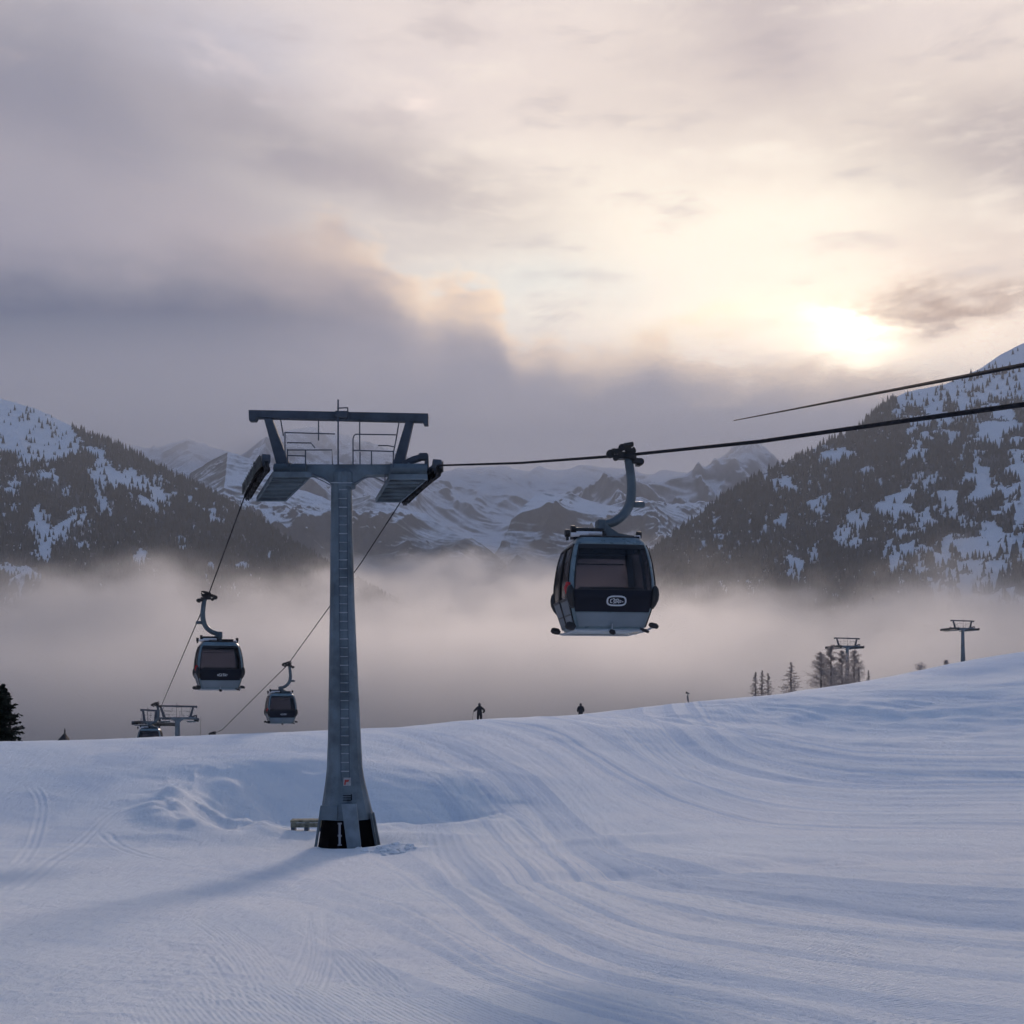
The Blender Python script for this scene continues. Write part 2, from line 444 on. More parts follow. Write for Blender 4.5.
# snow material
def snow_material():
    m, nt, b = mat_new('snow')
    v = geopos(nt)
    pk = nt.nodes.new('ShaderNodeAttribute'); pk.attribute_name = 'packed'
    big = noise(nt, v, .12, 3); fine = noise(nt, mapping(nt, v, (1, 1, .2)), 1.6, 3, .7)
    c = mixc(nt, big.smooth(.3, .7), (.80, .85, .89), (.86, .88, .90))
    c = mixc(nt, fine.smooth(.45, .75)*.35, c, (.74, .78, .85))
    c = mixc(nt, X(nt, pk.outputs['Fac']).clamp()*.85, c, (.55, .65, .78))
    nt.links.new(c, b.inputs['Base Color'])
    b.inputs['Roughness'].default_value = .9; b.inputs['Specular IOR Level'].default_value = .06
    # groomed corduroy in patches near the camera, gritty surface everywhere
    g1 = nt.nodes.new('ShaderNodeTexWave'); g1.wave_type = 'BANDS'; g1.bands_direction = 'X'
    g1.inputs['Scale'].default_value = 5.6; g1.inputs['Distortion'].default_value = .35; g1.inputs['Detail'].default_value = 1.0; g1.inputs['Detail Scale'].default_value = .12
    nt.links.new(mapping(nt, v, (1, 1, 1), (0, 0, R(-24))), g1.inputs['Vector'])
    g2 = nt.nodes.new('ShaderNodeTexWave'); g2.wave_type = 'BANDS'; g2.bands_direction = 'X'
    g2.inputs['Scale'].default_value = 4.4; g2.inputs['Distortion'].default_value = 1.2; g2.inputs['Detail'].default_value = 1.0; g2.inputs['Detail Scale'].default_value = .1
    nt.links.new(mapping(nt, v, (1, 1, 1), (0, 0, R(62))), g2.inputs['Vector'])
    sep = nt.nodes.new('ShaderNodeSeparateXYZ'); nt.links.new(v, sep.inputs[0])
    x, y = X(nt, sep.outputs[0]), X(nt, sep.outputs[1])
    pn = noise(nt, v, .35, 3)
    left = x.smooth(1.2, -.4)*x.smooth(-4.2, -2.4)*y.smooth(17, 11)*pn.smooth(.40, .52)
    right = x.smooth(1.0, 2.6)*y.smooth(26, 14)*pn.smooth(.42, .55)
    h = X(nt, g1.outputs['Fac'])*left*.22+X(nt, g2.outputs['Fac'])*right*.26
    grit = noise(nt, v, 9, 5, .78)*1.3+noise(nt, v, 40, 2, .6)*.30
    ridg = noise(nt, mapping(nt, v, (1, .35, 1), (0, 0, R(20))), 3.5, 2, .65)*1.6
    bp = nt.nodes.new('ShaderNodeBump'); bp.inputs['Strength'].default_value = .9; bp.inputs['Distance'].default_value = .042
    nt.links.new((h+grit+ridg).k, bp.inputs['Height']); nt.links.new(bp.outputs[0], b.inputs['Normal'])
    return m
M_SNOW = snow_material()
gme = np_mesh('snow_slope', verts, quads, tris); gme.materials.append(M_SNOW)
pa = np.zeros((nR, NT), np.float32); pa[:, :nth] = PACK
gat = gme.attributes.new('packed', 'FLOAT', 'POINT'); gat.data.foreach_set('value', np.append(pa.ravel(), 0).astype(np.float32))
ground = bpy.data.objects.new('snow_ground', gme); col.objects.link(ground); tag(ground, kind='structure')
def gz(x, y):
    return float(ground_z(np.array([x]), np.array([y]))[0])

# ------------------------------------------------------------------ materials for the built things
M_TOWER = paint('galvanised_steel', (.12, .162, .195), .62, .35, .22, .9)
M_TOWER_D = paint('weathered_dark_steel', (.055, .072, .098), .8, .15, .15, 1.5)
M_RAIL = paint('rail_steel', (.06, .08, .11), .45, .5, .1, 4)
M_RUNG = paint('rung_steel', (.34, .38, .42), .4, .4, .1, 4)
M_RUBBER = paint('black_rubber', (.012, .012, .014), .6, 0, .2, 6)
M_DARK = paint('tower_skirt', (.004, .004, .005), .95, 0, .25, 3, spec=.05)
M_SHEAVE_GUARD = paint('sheave_guard', (.10, .105, .10), .6, .2, .3, 5)
M_ROPE = paint('steel_rope', (.022, .024, .03), .9, 0, .25, 14, bump=.3, spec=.1)
M_WHITE = paint('white_plate', (.62, .62, .64), .5, 0, .06, 6)
M_PLATE = paint('pale_plate', (.17, .22, .26), .6, .1, .12, 2)
M_SIGN = paint('weathered_sign', (.30, .31, .33), .6, 0, .1, 6)
M_RED = paint('red_print', (.35, .04, .03), .5, 0, .05, 6)
M_WOOD = paint('weathered_wood', (.20, .20, .15), .8, 0, .25, 6, bump=.4)
M_CFRAME = paint('cabin_paint', (.135, .20, .235), .3, .25, .08, 2)
M_CPALE = paint('cabin_alloy', (.34, .38, .42), .35, .35, .08, 3)
M_DOOR = paint('door_paint', (.10, .125, .15), .4, .2, .06, 1)
M_BAND = paint('cabin_lower_paint', (.17, .215, .25), .4, .2, .06, 1)
M_NAVY = paint('navy_panel', (.005, .008, .018), .42, 0, .05, .6, spec=.25)
M_HANGER = paint('hanger_steel', (.085, .115, .135), .42, .35, .12, 3)
M_CBLACK = paint('black_plastic', (.010, .010, .012), .45, 0, .1, 5)
M_TAIL = paint('red_reflector', (.45, .02, .02), .25, 0, .1, 5)
M_LOGO = paint('logo_white', (.55, .58, .62), .4, 0, .04, 5)
M_SEAT = paint('seat_fabric', (.03, .03, .035), .8, 0, .1, 5)

def glass_material():
    m, nt, b = mat_new('tinted_glass')
    out = nt.nodes['Material Output']; nt.nodes.remove(b)
    tr = nt.nodes.new('ShaderNodeBsdfTransparent'); tr.inputs[0].default_value = (.53, .52, .55, 1)
    gl = nt.nodes.new('ShaderNodeBsdfGlossy'); gl.inputs['Color'].default_value = (.7, .72, .75, 1)
    n = noise(nt, objvec(nt), 2.0, 4)*.06+.03
    nt.links.new(n.k, gl.inputs['Roughness'])
    fr = nt.nodes.new('ShaderNodeFresnel'); fr.inputs[0].default_value = 1.5
    f = X(nt, fr.outputs[0])*.6+.01
    mx = nt.nodes.new('ShaderNodeMixShader'); nt.links.new(f.k, mx.inputs[0]); nt.links.new(tr.outputs[0], mx.inputs[1]); nt.links.new(gl.outputs[0], mx.inputs[2])
    nt.links.new(mx.outputs[0], out.inputs[0]); return m
M_GLASS = glass_material()

# ------------------------------------------------------------------ the main tower
TX, TY = (344-CX)/F*38, 38.0
TZ = -5.15
SC = 38/F
def lx(px): return (px-344)*SC
def lz(py): return (HY-py)*SC-TZ
def make_tower():
    t = empty('lift_tower', (TX, TY, TZ))
    # mast: a twelve-sided tapered tube with a flared foot
    prof = [(482,331.2,351.8),(520,330.8,352.4),(600,330,354.5),(680,329,358),(740,328,361),(768,327,362.5),(780,325.8,364.5),(790,324.4,367),(806,322.2,371),(818,320.8,374)]
    MC = lambda py: np.interp(py, [482,600,680,768,790,818,852], [341.5,342.2,343.5,344.8,345.7,347.4,348.5])
    n = 16; mb = MB(); vs, fs = [], []
    for py, l_, r_ in prof:
        hw = (r_-l_)/2
        for k in range(n):
            a = 2*math.pi*(k+.5)/n
            vs.append((lx((l_+r_)/2)+math.cos(a)*hw*SC, math.sin(a)*hw*SC, lz(py)))
    for i_ in range(len(prof)-1):
        for k in range(n): fs.append((i_*n+k, i_*n+(k+1) % n, (i_+1)*n+(k+1) % n, (i_+1)*n+k))
    fs.append(tuple(range(n))); mb.add(vs, fs)
    mast = mb.build('mast', M_TOWER, t, smooth=False)
    mast.data.set_sharp_from_angle(angle=R(10))
    f = MB()                                          # flange rings and weld seams
    for py, hw in ((484, 11.6), (600, 12.9), (700, 16.1)):
        f.tube([(lx(MC(py)), 0, lz(py)-.03), (lx(MC(py)), 0, lz(py)+.03)], (hw-.5)*SC, 16)
    f.pieces('flange', M_TOWER, mast)
    # foot: dark skirt panels, leaning outer legs, front cover plate
    sk = MB(); vs, fs = [], []
    for py, hw in ((812, 23.6), (852, 31.0)):
        for k in range(n):
            a = 2*math.pi*(k+.5)/n
            vs.append((lx(MC(py))+math.cos(a)*hw*SC, math.sin(a)*hw*SC*.92, lz(py)))
    for k in range(n):
        fs.append((k, (k+1) % n, n+(k+1) % n, n+k))
    sk.add(vs, fs); skirt = sk.build('skirt', M_DARK, t)
    for a in (-172, -22, -8, 60, 120):
        a = R(a); c0, c1 = lx(347.4), lx(348.6)
        lg = MB(); lg.bar((c0+math.cos(a)*26.2*SC, math.sin(a)*25.5*SC, lz(812)), (c1+math.cos(a)*34*SC, math.sin(a)*33*SC, lz(857)), .08, .13)
        lg.build('leg', M_TOWER, t, bevel=.01)
    cp = MB(); ya = -(24.4*SC)-.22; yb = -(33*SC)-.12
    cp.add([(lx(346), ya, lz(801)), (lx(360.5), ya, lz(801)), (lx(367), yb, lz(852)), (lx(353.5), yb, lz(852)),
            (lx(346), ya+.12, lz(801)), (lx(360.5), ya+.12, lz(801)), (lx(367), yb+.12, lz(852)), (lx(353.5), yb+.12, lz(852))],
           [(0,1,2,3),(7,6,5,4),(0,4,5,1),(1,5,6,2),(2,6,7,3),(3,7,4,0)])
    cp.build('cover_plate', M_PLATE, t, bevel=.015)
    vp = MB(); vp.box((lx(344.6), -1.09, lz(831)), (.07, .03, .72)); [vp.box((lx(344.6), -1.075, lz(q)), (.14, .02, .05)) for q in (820, 832, 841)]; vp.build('marker_board', M_SIGN, t)
    apron = MB(); apron.prism([(lx(325), lz(803)), (lx(341.5), lz(803)), (lx(341.5), lz(817.5)), (lx(323), lz(817))], -.93, -.87)
    apron.build('panel', M_TOWER, t, bevel=.01)
    # ladder on the front face
    ld = MB()
    for s in (-1, 1): ld.tube([(lx(MC(q)+3.4)+s*.14, yq, lz(q)) for q, yq in ((780,-.76),(768,-.70),(690,-.57),(600,-.48),(495,-.44))], .012, 6)
    ldo = empty('ladder', (0, 0, 0)); ldo.parent = t; ld.pieces('ladder_rail', M_TOWER_D, ldo)
    rg = MB(); z = lz(770); k = 0
    while z < lz(492):
        pyk = HY-(z+TZ)/SC; yk = np.interp(pyk, [495, 600, 690, 768, 780], [-.44, -.48, -.57, -.70, -.76]); xk = lx(MC(pyk)+3.4)
        rg.tube([(xk-.14, yk, z), (xk+.14, yk, z)], .012 if k % 3 else .019, 6); z += .30; k += 1
    rg.pieces('ladder_rung', M_RUNG, ldo)
    sg = MB(); sg.box((lx(350.6), -.80, lz(780)), (.25, .02, .27)); sgo = sg.build('sign_plate', M_SIGN, t)
    r_ = MB(); r_.prism([(lx(347.6), lz(783)), (lx(348.4), lz(778)), (lx(352.6), lz(778)), (lx(352), lz(780)), (lx(349.6), lz(780.4)), (lx(349.2), lz(783))], -.818, -.812); r_.build('sign_mark', M_RED, sgo)
    bd = MB()
    for q in range(3): bd.box((lx(350.5)+.01, -.85, lz(793.5+q*2.2)), (.27, .03, .025))
    bd.box((lx(355), -.85, lz(795)), (.03, .03, .2)); bd.build('nameplate', M_DARK, t)
    # crossarm with haunches (deeper at the mast)
    ca = MB()
    ca.prism([(lx(296), lz(465.5)), (lx(404), lz(465.5)), (lx(404), lz(476)), (lx(368), lz(476)), (lx(362), lz(479)), (lx(354), lz(485)), (lx(334), lz(485)), (lx(326), lz(480)), (lx(318), lz(476.5)), (lx(296), lz(476))], -.22, .22)
    ca.build('crossarm', M_TOWER, t, bevel=.015)
    cd = MB()
    for pts in ([(304,476),(315,476),(326,480),(333,486)], [(305,478),(315,478.5),(325,483),(332,487)], [(355,485),(366,479),(375,479),(386,484)], [(386,484),(386,475)]):
        cd.tube([(lx(a), -.3, lz(b)) for a, b in pts], .018, 6)
    cd.pieces('conduit', M_RAIL, t)
    hd = MB(); hd.tube([(0, 0, lz(488)), (0, 0, lz(474)), (0, 0, lz(470))], [11.6*SC, 11.6*SC, 9*SC], 16)
    hd.build('mast_head', M_TOWER, t)
    lp = MB(); lp.bar((lx(333), -.44, lz(485.2)), (lx(354), -.44, lz(485.2)), .03, .03); lp.build('light_strip', M_RUNG, t)
    # tubes that carry the sheave trains
    for a, b in ((276, 308), (391, 428)):
        tb = MB(); tb.tube([(lx(a), -.25, lz(471)), (lx(b), -.25, lz(471))], .20, 14); tb.tube([(lx((a+b)/2)-.03, -.25, lz(471)), (lx((a+b)/2)+.03, -.25, lz(471))], .23, 14)
        tb.build('sheave_arm', M_TOWER, t, smooth=True)
    # upper lifting gantry
    g = MB(); g.prism([(lx(249.5), lz(411)), (lx(428.5), lz(414.5)), (lx(428.5), lz(425.5)), (lx(424), lz(425.5)), (lx(423), lz(422.5)), (lx(405), lz(422)), (lx(342), lz(420.5)), (lx(258), lz(418.5)), (lx(256), lz(421.5)), (lx(250), lz(421.5))], -.16, .16)
    g.build('gantry_beam', M_TOWER_D, t, bevel=.01)
    for a, b, c, d in ((264.5, 272.5, 277, 290), (403.5+3.5, 414.5, 393, 404)):
        lg = MB(); lg.prism([(lx(a), lz(419)), (lx(b), lz(419)), (lx(d), lz(465)), (lx(c), lz(465))], -.13, .13); lg.build('gantry_leg', M_TOWER_D, t, bevel=.01)
    # mast rod with its small frame
    a_ = MB(); a_.tube([(lx(339.5), -.3, lz(402)), (lx(339.5), -.3, lz(467))], .028, 8); an = a_.build('antenna', M_RAIL, t)
    fb = MB()
    for p, q in (((338.5,410.5),(349,410)), ((349,410),(349.5,423)), ((337,422.5),(349.5,423))): fb.tube([(lx(p[0]), -.3, lz(p[1])), (lx(q[0]), -.3, lz(q[1]))], .022, 6)
    fb.box((lx(344), -.3, lz(416.5)), (.32, .12, .20)); fb.disc((lx(338.5), -.33, lz(416)), (0,1,0), .09, .1, 12)
    fb.build('instrument_box', M_TOWER_D, an)
    # railings of the two work platforms
    def rail(paths, r=.022):
        m_ = MB()
        for y, pts in paths:
            q_ = [W(a, b, TY+y) for a, b in pts]; m_.tube([(p.x-TX, y, p.z-TZ) for p in q_], r, 6)
        m_.pieces('railing', M_RAIL, t)
    rail([(-.55, [(285,433),(285,452),(287,465)]), (-.55, [(284.5,432.5),(335,434)]), (.55, [(287,442.7),(311,443),(315,448)]), (-.75, [(287,450),(332,450),(332.5,465)]), (-.75, [(305.5,450),(305.5,466)]), (.55, [(288,455.5),(305,456)]), (-.75, [(287.5,449),(287.5,466)]), (-.1, [(280.5,419),(283.5,436)]), (-.1, [(318.5,420),(318.5,440.5)])])
    rail([(-.55, [(353,466),(353,439),(354,435.5),(356,434.2),(396,434.8)]), (-.75, [(353,450.3),(393.5,451.5)]), (-.75, [(371.5,451),(371.5,466)]), (-.75, [(393.5,451),(393,468)]), (-.1, [(399,422),(396,440),(393.5,452)]), (-.1, [(359.7,421),(359.7,451)]), (.6, [(378,445.6),(388,445.6),(394,446.8)]), (.55, [(360,452),(360,466)])])
    # work platforms: side beams and treads, running back beside the sheaves
    for (f0, f1, b0, b1, yf, yb, zf, zb) in ((273, 311, 257, 285, -1.6, 2.6, 474.5, 499.5), (390, 427, 376, 400, -1.4, 2.8, 477, 500.5)):
        def P(px, py, dy):
            w_ = W(px, py, TY+dy); return (w_.x-TX, w_.y-TY, w_.z-TZ)
        A0, A1, B0, B1 = P(f0, zf, yf), P(f1, zf, yf), P(b0, zb, yb), P(b1, zb, yb)
        pf = MB(); pf.bar(A0, B0, .05, .16); pf.bar(A1, B1, .05, .16); pf.pieces('platform_beam', M_TOWER, t)
        tr = MB(); nT = 6
        for q in range(nT):
            s_ = (q+.5)/nT; a = Vector(A0).lerp(Vector(B0), s_); b = Vector(A1).lerp(Vector(B1), s_)
            tr.bar(a, b, .40, .05); tr.bar(Vector(a)+Vector((0,0,-.05)), Vector(b)+Vector((0,0,-.05)), .05, .10)
        tr.bar(A0, A1, .06, .18); tr.bar(B0, B1, .05, .14)
        tr.pieces('platform_tread', M_TOWER, t)
    # sheave trains
    def train(pts, guard_side, name):
        P = [W(*p) for p in pts]; P = [Vector((p.x-TX, p.y-TY, p.z-TZ)) for p in P]
        c = smooth_curve([tuple(p) for p in P], 20); c = [Vector(q) for q in c]
        sh = None
        d = (c[-1]-c[0]).normalized(); side = d.cross(Vector((0,0,1))).normalized()
        b_ = MB(); off = Vector((0,0,-.26))
        for i_ in range(0, len(c)-6, 6):
            for s in (-1, 1): b_.bar(c[i_]+off+side*.12*s, c[min(i_+8, len(c)-1)]+off+side*.12*s, .03, .13)
        b_.bar(c[len(c)//2]+Vector((0,0,-.3)), c[len(c)//2]+Vector((0,0,.35)), .2, .3)
        b_.build('sheave_bogie', M_DARK, t)
        nS = 10
        for q in range(nS):
            p = c[int(q*(len(c)-1)/(nS-1))]+Vector((0,0,-.20))
            w = MB(); w.disc(p, side, .20, .12, 18, rim=.035); w.disc(p, side, .07, .18, 10)
            w.build('sheave', M_RUBBER, t, smooth=True)
        gp = MB(); o = side*guard_side*.17
        for i_ in range(0, len(c)-4, 4):
            a, b = c[i_]+o, c[min(i_+4, len(c)-1)]+o
            gp.bar(a+Vector((0,0,-.02)), b+Vector((0,0,-.02)), .03, .34)
            gp.tube([a+o*.2+Vector((0,0,-.2)), a+o*.2+Vector((0,0,.18))], .018, 5)
        gp.build('guard_plate', M_SHEAVE_GUARD, t)
        ct = MB(); e = c[0]+Vector((0,0,.05))                 # rope catcher head at the front end
        ct.bar(e+Vector((0,0,-.25)), e+Vector((0,0,.10)), .20, .14); ct.disc(e+Vector((0,0,.02)), side, .15, .26, 14); ct.bar(e+Vector((0,.1,.05)), c[20]+Vector((0,0,.1)), .10, .08)
        ct.build('catcher', M_TOWER_D, t)
        return c
    cL = train([(266, 461, 36.2), (261, 467, 37.6), (253, 480, 39.4), (247.5, 490, 41)], -1, 'L')
    cR = train([(437, 466, 36.6), (427, 474, 38), (414, 486, 39.8), (405, 495, 41.2)], 1, 'R')
    kn = MB()                                             # lifting bracket over the right train
    kn.tube([(lx(404), -.2, lz(466)), (lx(414), -.2, lz(461)), (lx(421), -.2, lz(459))], .13, 8)
    kn.box((lx(424), -.25, lz(458.5)), (.30, .3, .22)); kn.bar((lx(427), -.25, lz(456)), (lx(427.5), -.25, lz(472)), .14, .18)
    kn.build('bracket', M_TOWER_D, t, bevel=.02)
    return t
tower = make_tower()
TG = 'steel ropeway towers'
tag(tower, 'big grey-blue ropeway tower in the foreground snow with ladder and splayed black foot', 'lift tower', TG)
def place_tower(px, py_beam, Y, yaw, label):
    o = copy_tree(tower); ztop = lz(411)                 # beam height above the base
    w = W(px, py_beam, Y); o.location = (w.x, Y, w.z-ztop); o.rotation_euler = (0, 0, yaw); o['label'] = label; return o
place_tower(178, 705, 170, R(4), 'distant pale tower beyond the left crest, the one with its whole crossbeam in the open')
place_tower(150, 709, 172, R(-48), 'distant tower beyond the left crest, half hidden by the dark cabin at its foot')
place_tower(847.5, 637.5, 258, R(6), 'distant tower rising out of the bare trees on the right slope')
place_tower(963, 620, 268, R(10), 'distant tower furthest right, on the open snow of the upper slope')

# ------------------------------------------------------------------ gondola cabins
ZW = [0, .05, .14, .30, .345, .45, .60, .72, .77, .95, 1.15, 1.35, 1.50, 1.60, 1.68, 1.75, 1.80, 1.84]
def hw(z): return np.interp(z, [0, .06, .3, .62, .72, 1.0, 1.35, 1.6, 1.76, 1.84], [.68, .73, .805, .895, .90, .892, .845, .785, .72, .64])
def hdp(z): return hw(z)*1.04
def ysup(s): return (1-min(abs(s), .99999)**9)**(1/9.)
def cpt(side, s, z, out=0.0):
    a, b = s*(hw(z)+out), ysup(s)*(hdp(z)+out)
    if side == 0: return (a, -b, z)
    if side == 1: return (ysup(s)*(hw(z)+out), s*(hdp(z)+out), z)
    if side == 2: return (-a, b, z)
    return (-ysup(s)*(hw(z)+out), -s*(hdp(z)+out), z)
DG = 2**(-1/9.)
SL = [-DG, -.90, -.87, -.82, -.70, -.5, -.28, -.06, .06, .28, .5, .70, .82, .87, .90, DG]
def patch(mb, side, s0, s1, z0, z1, out, thick=.0, ns=14, nz=12):
    vs = []
    ss = np.linspace(s0, s1, ns); zz = np.linspace(z0, z1, nz)
    for o in ([out] if not thick else [out, out-thick]):
        for z in zz:
            for s in ss: vs.append(cpt(side, s, z, o))
    fs = [(j*ns+i, j*ns+i+1, (j+1)*ns+i+1, (j+1)*ns+i) for j in range(nz-1) for i in range(ns-1)]
    if thick:
        N = ns*nz; fs2 = [tuple(k+N for k in f[::-1]) for f in fs]
        for i in range(ns-1): fs2 += [(i, i+N, i+1+N, i+1), ((nz-1)*ns+i, (nz-1)*ns+i+1, (nz-1)*ns+i+1+N, (nz-1)*ns+i+N)]
        for j in range(nz-1): fs2 += [(j*ns, (j+1)*ns, (j+1)*ns+N, j*ns+N), (j*ns+ns-1, j*ns+ns-1+N, (j+1)*ns+ns-1+N, (j+1)*ns+ns-1)]
        fs += fs2
    mb.add(vs, fs)
def make_cabin():
    c = empty('gondola_cabin', (0, 0, 0))
    vs, fs = [], []
    per = [(sd, s) for sd in range(4) for s in SL[:-1]]; n = len(per)
    for z in ZW:
        for sd, s in per: vs.append(cpt(sd, s, z))
    for j in range(len(ZW)-1):
        zm = (ZW[j]+ZW[j+1])/2
        for i_ in range(n):
            sd, s = per[i_]; s1 = SL[SL.index(s)+1]; sm = (s+s1)/2
            hole = (abs(sm) < .87 and .77 < zm < 1.68) if sd in (0, 2) else ((.06 < abs(sm) < .82) and .60 < zm < 1.68)
            if hole: continue
            fs.append((j*n+i_, j*n+(i_+1) % n, (j+1)*n+(i_+1) % n, (j+1)*n+i_))
    fs.append(tuple(range(n))[::-1]); fs.append(tuple(range((len(ZW)-1)*n, len(ZW)*n)))
    sh = MB().add(vs, fs).build('shell', M_CFRAME, c, smooth=True)
    so = sh.modifiers.new('thickness', 'SOLIDIFY'); so.thickness = .035; so.offset = -1
    for sd in (0, 2):
        m_ = MB(); patch(m_, sd, -.875, .875, .765, 1.685, -.006, .008); w = m_.build('end_window', M_GLASS, c, smooth=True)
        b_ = MB(); patch(b_, sd, -.875, .875, 1.60, 1.69, .004, .012, nz=3); patch(b_, sd, -.80, .80, 1.475, 1.50, -.02, .02, nz=3); patch(b_, sd, -.87, -.845, .77, 1.6, .003, .01, ns=3); patch(b_, sd, .845, .87, .77, 1.6, .003, .01, ns=3); patch(b_, sd, -.87, .87, .75, .785, .004, .01, nz=3)
        b_.pieces('window_seal', M_CBLACK, w, smooth=True)
        p_ = MB(); patch(p_, sd, -.895, .895, .345, .765, .012, .03); pn = p_.build('end_panel', M_NAVY, c, smooth=True)
        if sd == 0: panel = pn
        bb = MB(); patch(bb, sd, -.88, .88, .06, .325, .012, .02, nz=6); bb.build('lower_panel', M_BAND, c, smooth=True)
    for sd in (1, 3):
        for s0, s1 in ((-.83, -.05), (.05, .83)):
            d_ = MB(); patch(d_, sd, s0, s1, .06, .60, .012, .02, nz=6); dr = d_.build('door_leaf', M_DOOR, c, smooth=True)
            g_ = MB(); patch(g_, sd, s0, s1, .585, 1.69, -.004, .008); g_.build('door_glass', M_GLASS, dr, smooth=True)
            e_ = MB(); patch(e_, sd, s0-.012, s0+.03, .06, 1.70, .018, .03, ns=3); patch(e_, sd, s1-.03, s1+.012, .06, 1.70, .018, .03, ns=3); patch(e_, sd, s0, s1, .57, .62, .018, .02, nz=3); patch(e_, sd, s0, s1, .28, .31, .016, .01, nz=3); patch(e_, sd, s0, s1, 1.66, 1.70, .018, .02, nz=3)
            e_.pieces('door_seal', M_CBLACK, dr, smooth=True)
    # corner bumpers, tail light
    for sx in (-1, 1):
        for sy in (-1, 1):
            m_ = MB(); pts = [(sx*(hw(z)*.955), sy*hdp(z)*.955, z) for z in (.42, .50, .60, .70, .80, .86)]
            m_.tube(pts, [.03, .062, .078, .080, .066, .03], 12); m_.build('corner_bumper', M_CBLACK, c, smooth=True)
    m_ = MB(); m_.tube([(-.885, -.80, .70), (-.895, -.80, .80), (-.875, -.80, .92)], [.05, .075, .05], 10); m_.build('tail_light', M_TAIL, c, smooth=True)
    # emblem on the end panel: pale rounded badge, dark field, pale lettering strokes
    def badge(pts, y, r, closed=True):
        m2 = MB(); q = [(x, -(hdp(z)*ysup(x/hw(z))+y), z) for x, z in pts]
        if closed: q.append(q[0])
        m2.tube(q, r, 6); return m2
    out = []
    for k in range(24):
        a = 2*math.pi*k/24; x = .185*math.copysign(abs(math.cos(a))**.6, math.cos(a)); z = .085*math.copysign(abs(math.sin(a))**.7, math.sin(a)); z = z*(1.15 if z > 0 else .9)-(.0 if z > 0 else 0)
        out.append((.06+x, .545+z))
    lg = badge(out, .026, .016).build('emblem', M_LOGO, panel, smooth=True)
    m2 = MB()
    def stroke(l, r=.010): m2.tube([(.06+x, -(hdp(.545+z)*ysup((.06+x)/hw(.545))+.026), .545+z) for x, z in l], r, 5)
    stroke([(-.085,.045),(-.12,.03),(-.12,-.02),(-.085,-.03)]); stroke([(-.07,.05),(-.05,.05),(-.035,.03),(-.06,.005),(-.03,-.02),(-.06,-.035)], .012)
    stroke([(-.01,.045),(-.01,-.035)], .011); stroke([(.005,.045),(.04,.04),(.04,.01),(.01,.005)], .011); stroke([(.02,.0),(.05,-.035)], .010)
    stroke([(.065,.02),(.09,.02),(.09,-.02),(.065,-.02),(.065,.02)], .009); stroke([(.115,0),(.135,-.01)], .010)
    m2.build('lettering', M_LOGO, lg)
    m3 = MB(); m3.box((.0, -.79, .185), (.10, .02, .03)); m3.box((.035, -.79, .195), (.05, .02, .02)); m3.pieces('number_mark', M_CBLACK, c)
    global LETTERS                                    # the other cabins wear bare lettering without the badge
    m2 = MB(); stroke([(-.19,.0),(-.15,.03),(-.15,-.03),(-.19,.0)], .014); stroke([(-.06,.05),(-.11,.05),(-.12,-.04),(-.06,-.045),(-.06,.0)], .013); stroke([(-.02,.05),(-.02,-.045)], .014)
    stroke([(.02,.05),(.08,.05)], .013); stroke([(.05,.05),(.05,-.045)], .013); stroke([(.10,-.045),(.10,.05),(.15,.04),(.15,.01),(.11,.0),(.16,-.045)], .012); stroke([(.19,.03),(.19,.0)], .014)
    LETTERS = m2.build('lettering', M_LOGO, None)
    # floor skid frame and rubber buffers
    m_ = MB()
    for sy in (-1, 1): m_.tube([(-.84, sy*.82, .03), (-.70, sy*.80, -.015), (.70, sy*.80, -.015), (.82, sy*.82, .05)], .022, 8)
    for sx in (-1, 1): m_.tube([(sx*.72, -.8, -.015), (sx*.72, .8, -.015)], .02, 8)
    m_.tube([(0, -.82, .12), (0, -.82, -.02)], .012, 6)
    m_.pieces('skid_tube', M_CPALE, c, smooth=True)
    for x, y, z, r in ((-.84, -.82, .06, .085), (.84, -.82, .085, .055), (0, -.83, -.05, .05), (.66, -.80, -.01, .035), (-.84, .82, .06, .07), (.84, .82, .07, .06)):
        m_ = MB(); d = .09 if abs(x) > .1 else .05; m_.tube([(x-d, y, z+.03), (x-d*.5, y, z+.01), (x+d*.5, y, z-.01), (x+d, y, z-.04)], [r*.6, r, r, r*.6], 10); m_.build('buffer', M_RUBBER, c, smooth=True)
    # benches and floor inside
    m_ = MB(); m_.box((0, 0, .10), (1.25, 1.3, .04)); m_.build('floor', M_SEAT, c)
    for sy in (-1, 1):
        m_ = MB(); m_.box((0, sy*.5, .46), (1.3, .36, .07)); m_.box((0, sy*.70, .66), (1.3, .06, .38)); m_.pieces('bench_cushion', M_SEAT, c, bevel=.02)
    # roof equipment
    m_ = MB(); m_.box((0, 0, 1.855), (1.22, 1.25, .05)); m_.tube([(-.66, -.28, 2.03), (-.05, -.28, 2.03)], .055, 10); m_.box((-.34, -.15, 1.93), (.72, .2, .12)); m_.tube([(-.60, .2, 1.96), (.60, .2, 1.96)], .05, 10)
    m_.pieces('roof_bar', M_CBLACK, c, bevel=.01)
    m_ = MB(); m_.tube([(-.62, -.34, 1.96), (-.10, -.34, 1.96)], .045, 10); m_.tube([(-.78, -.52, 1.90), (-.42, -.52, 1.91)], .045, 10); m_.tube([(.55, -.45, 1.87), (.66, -.45, 1.88)], .05, 8); m_.pieces('roof_tube', M_WHITE, c, smooth=True)
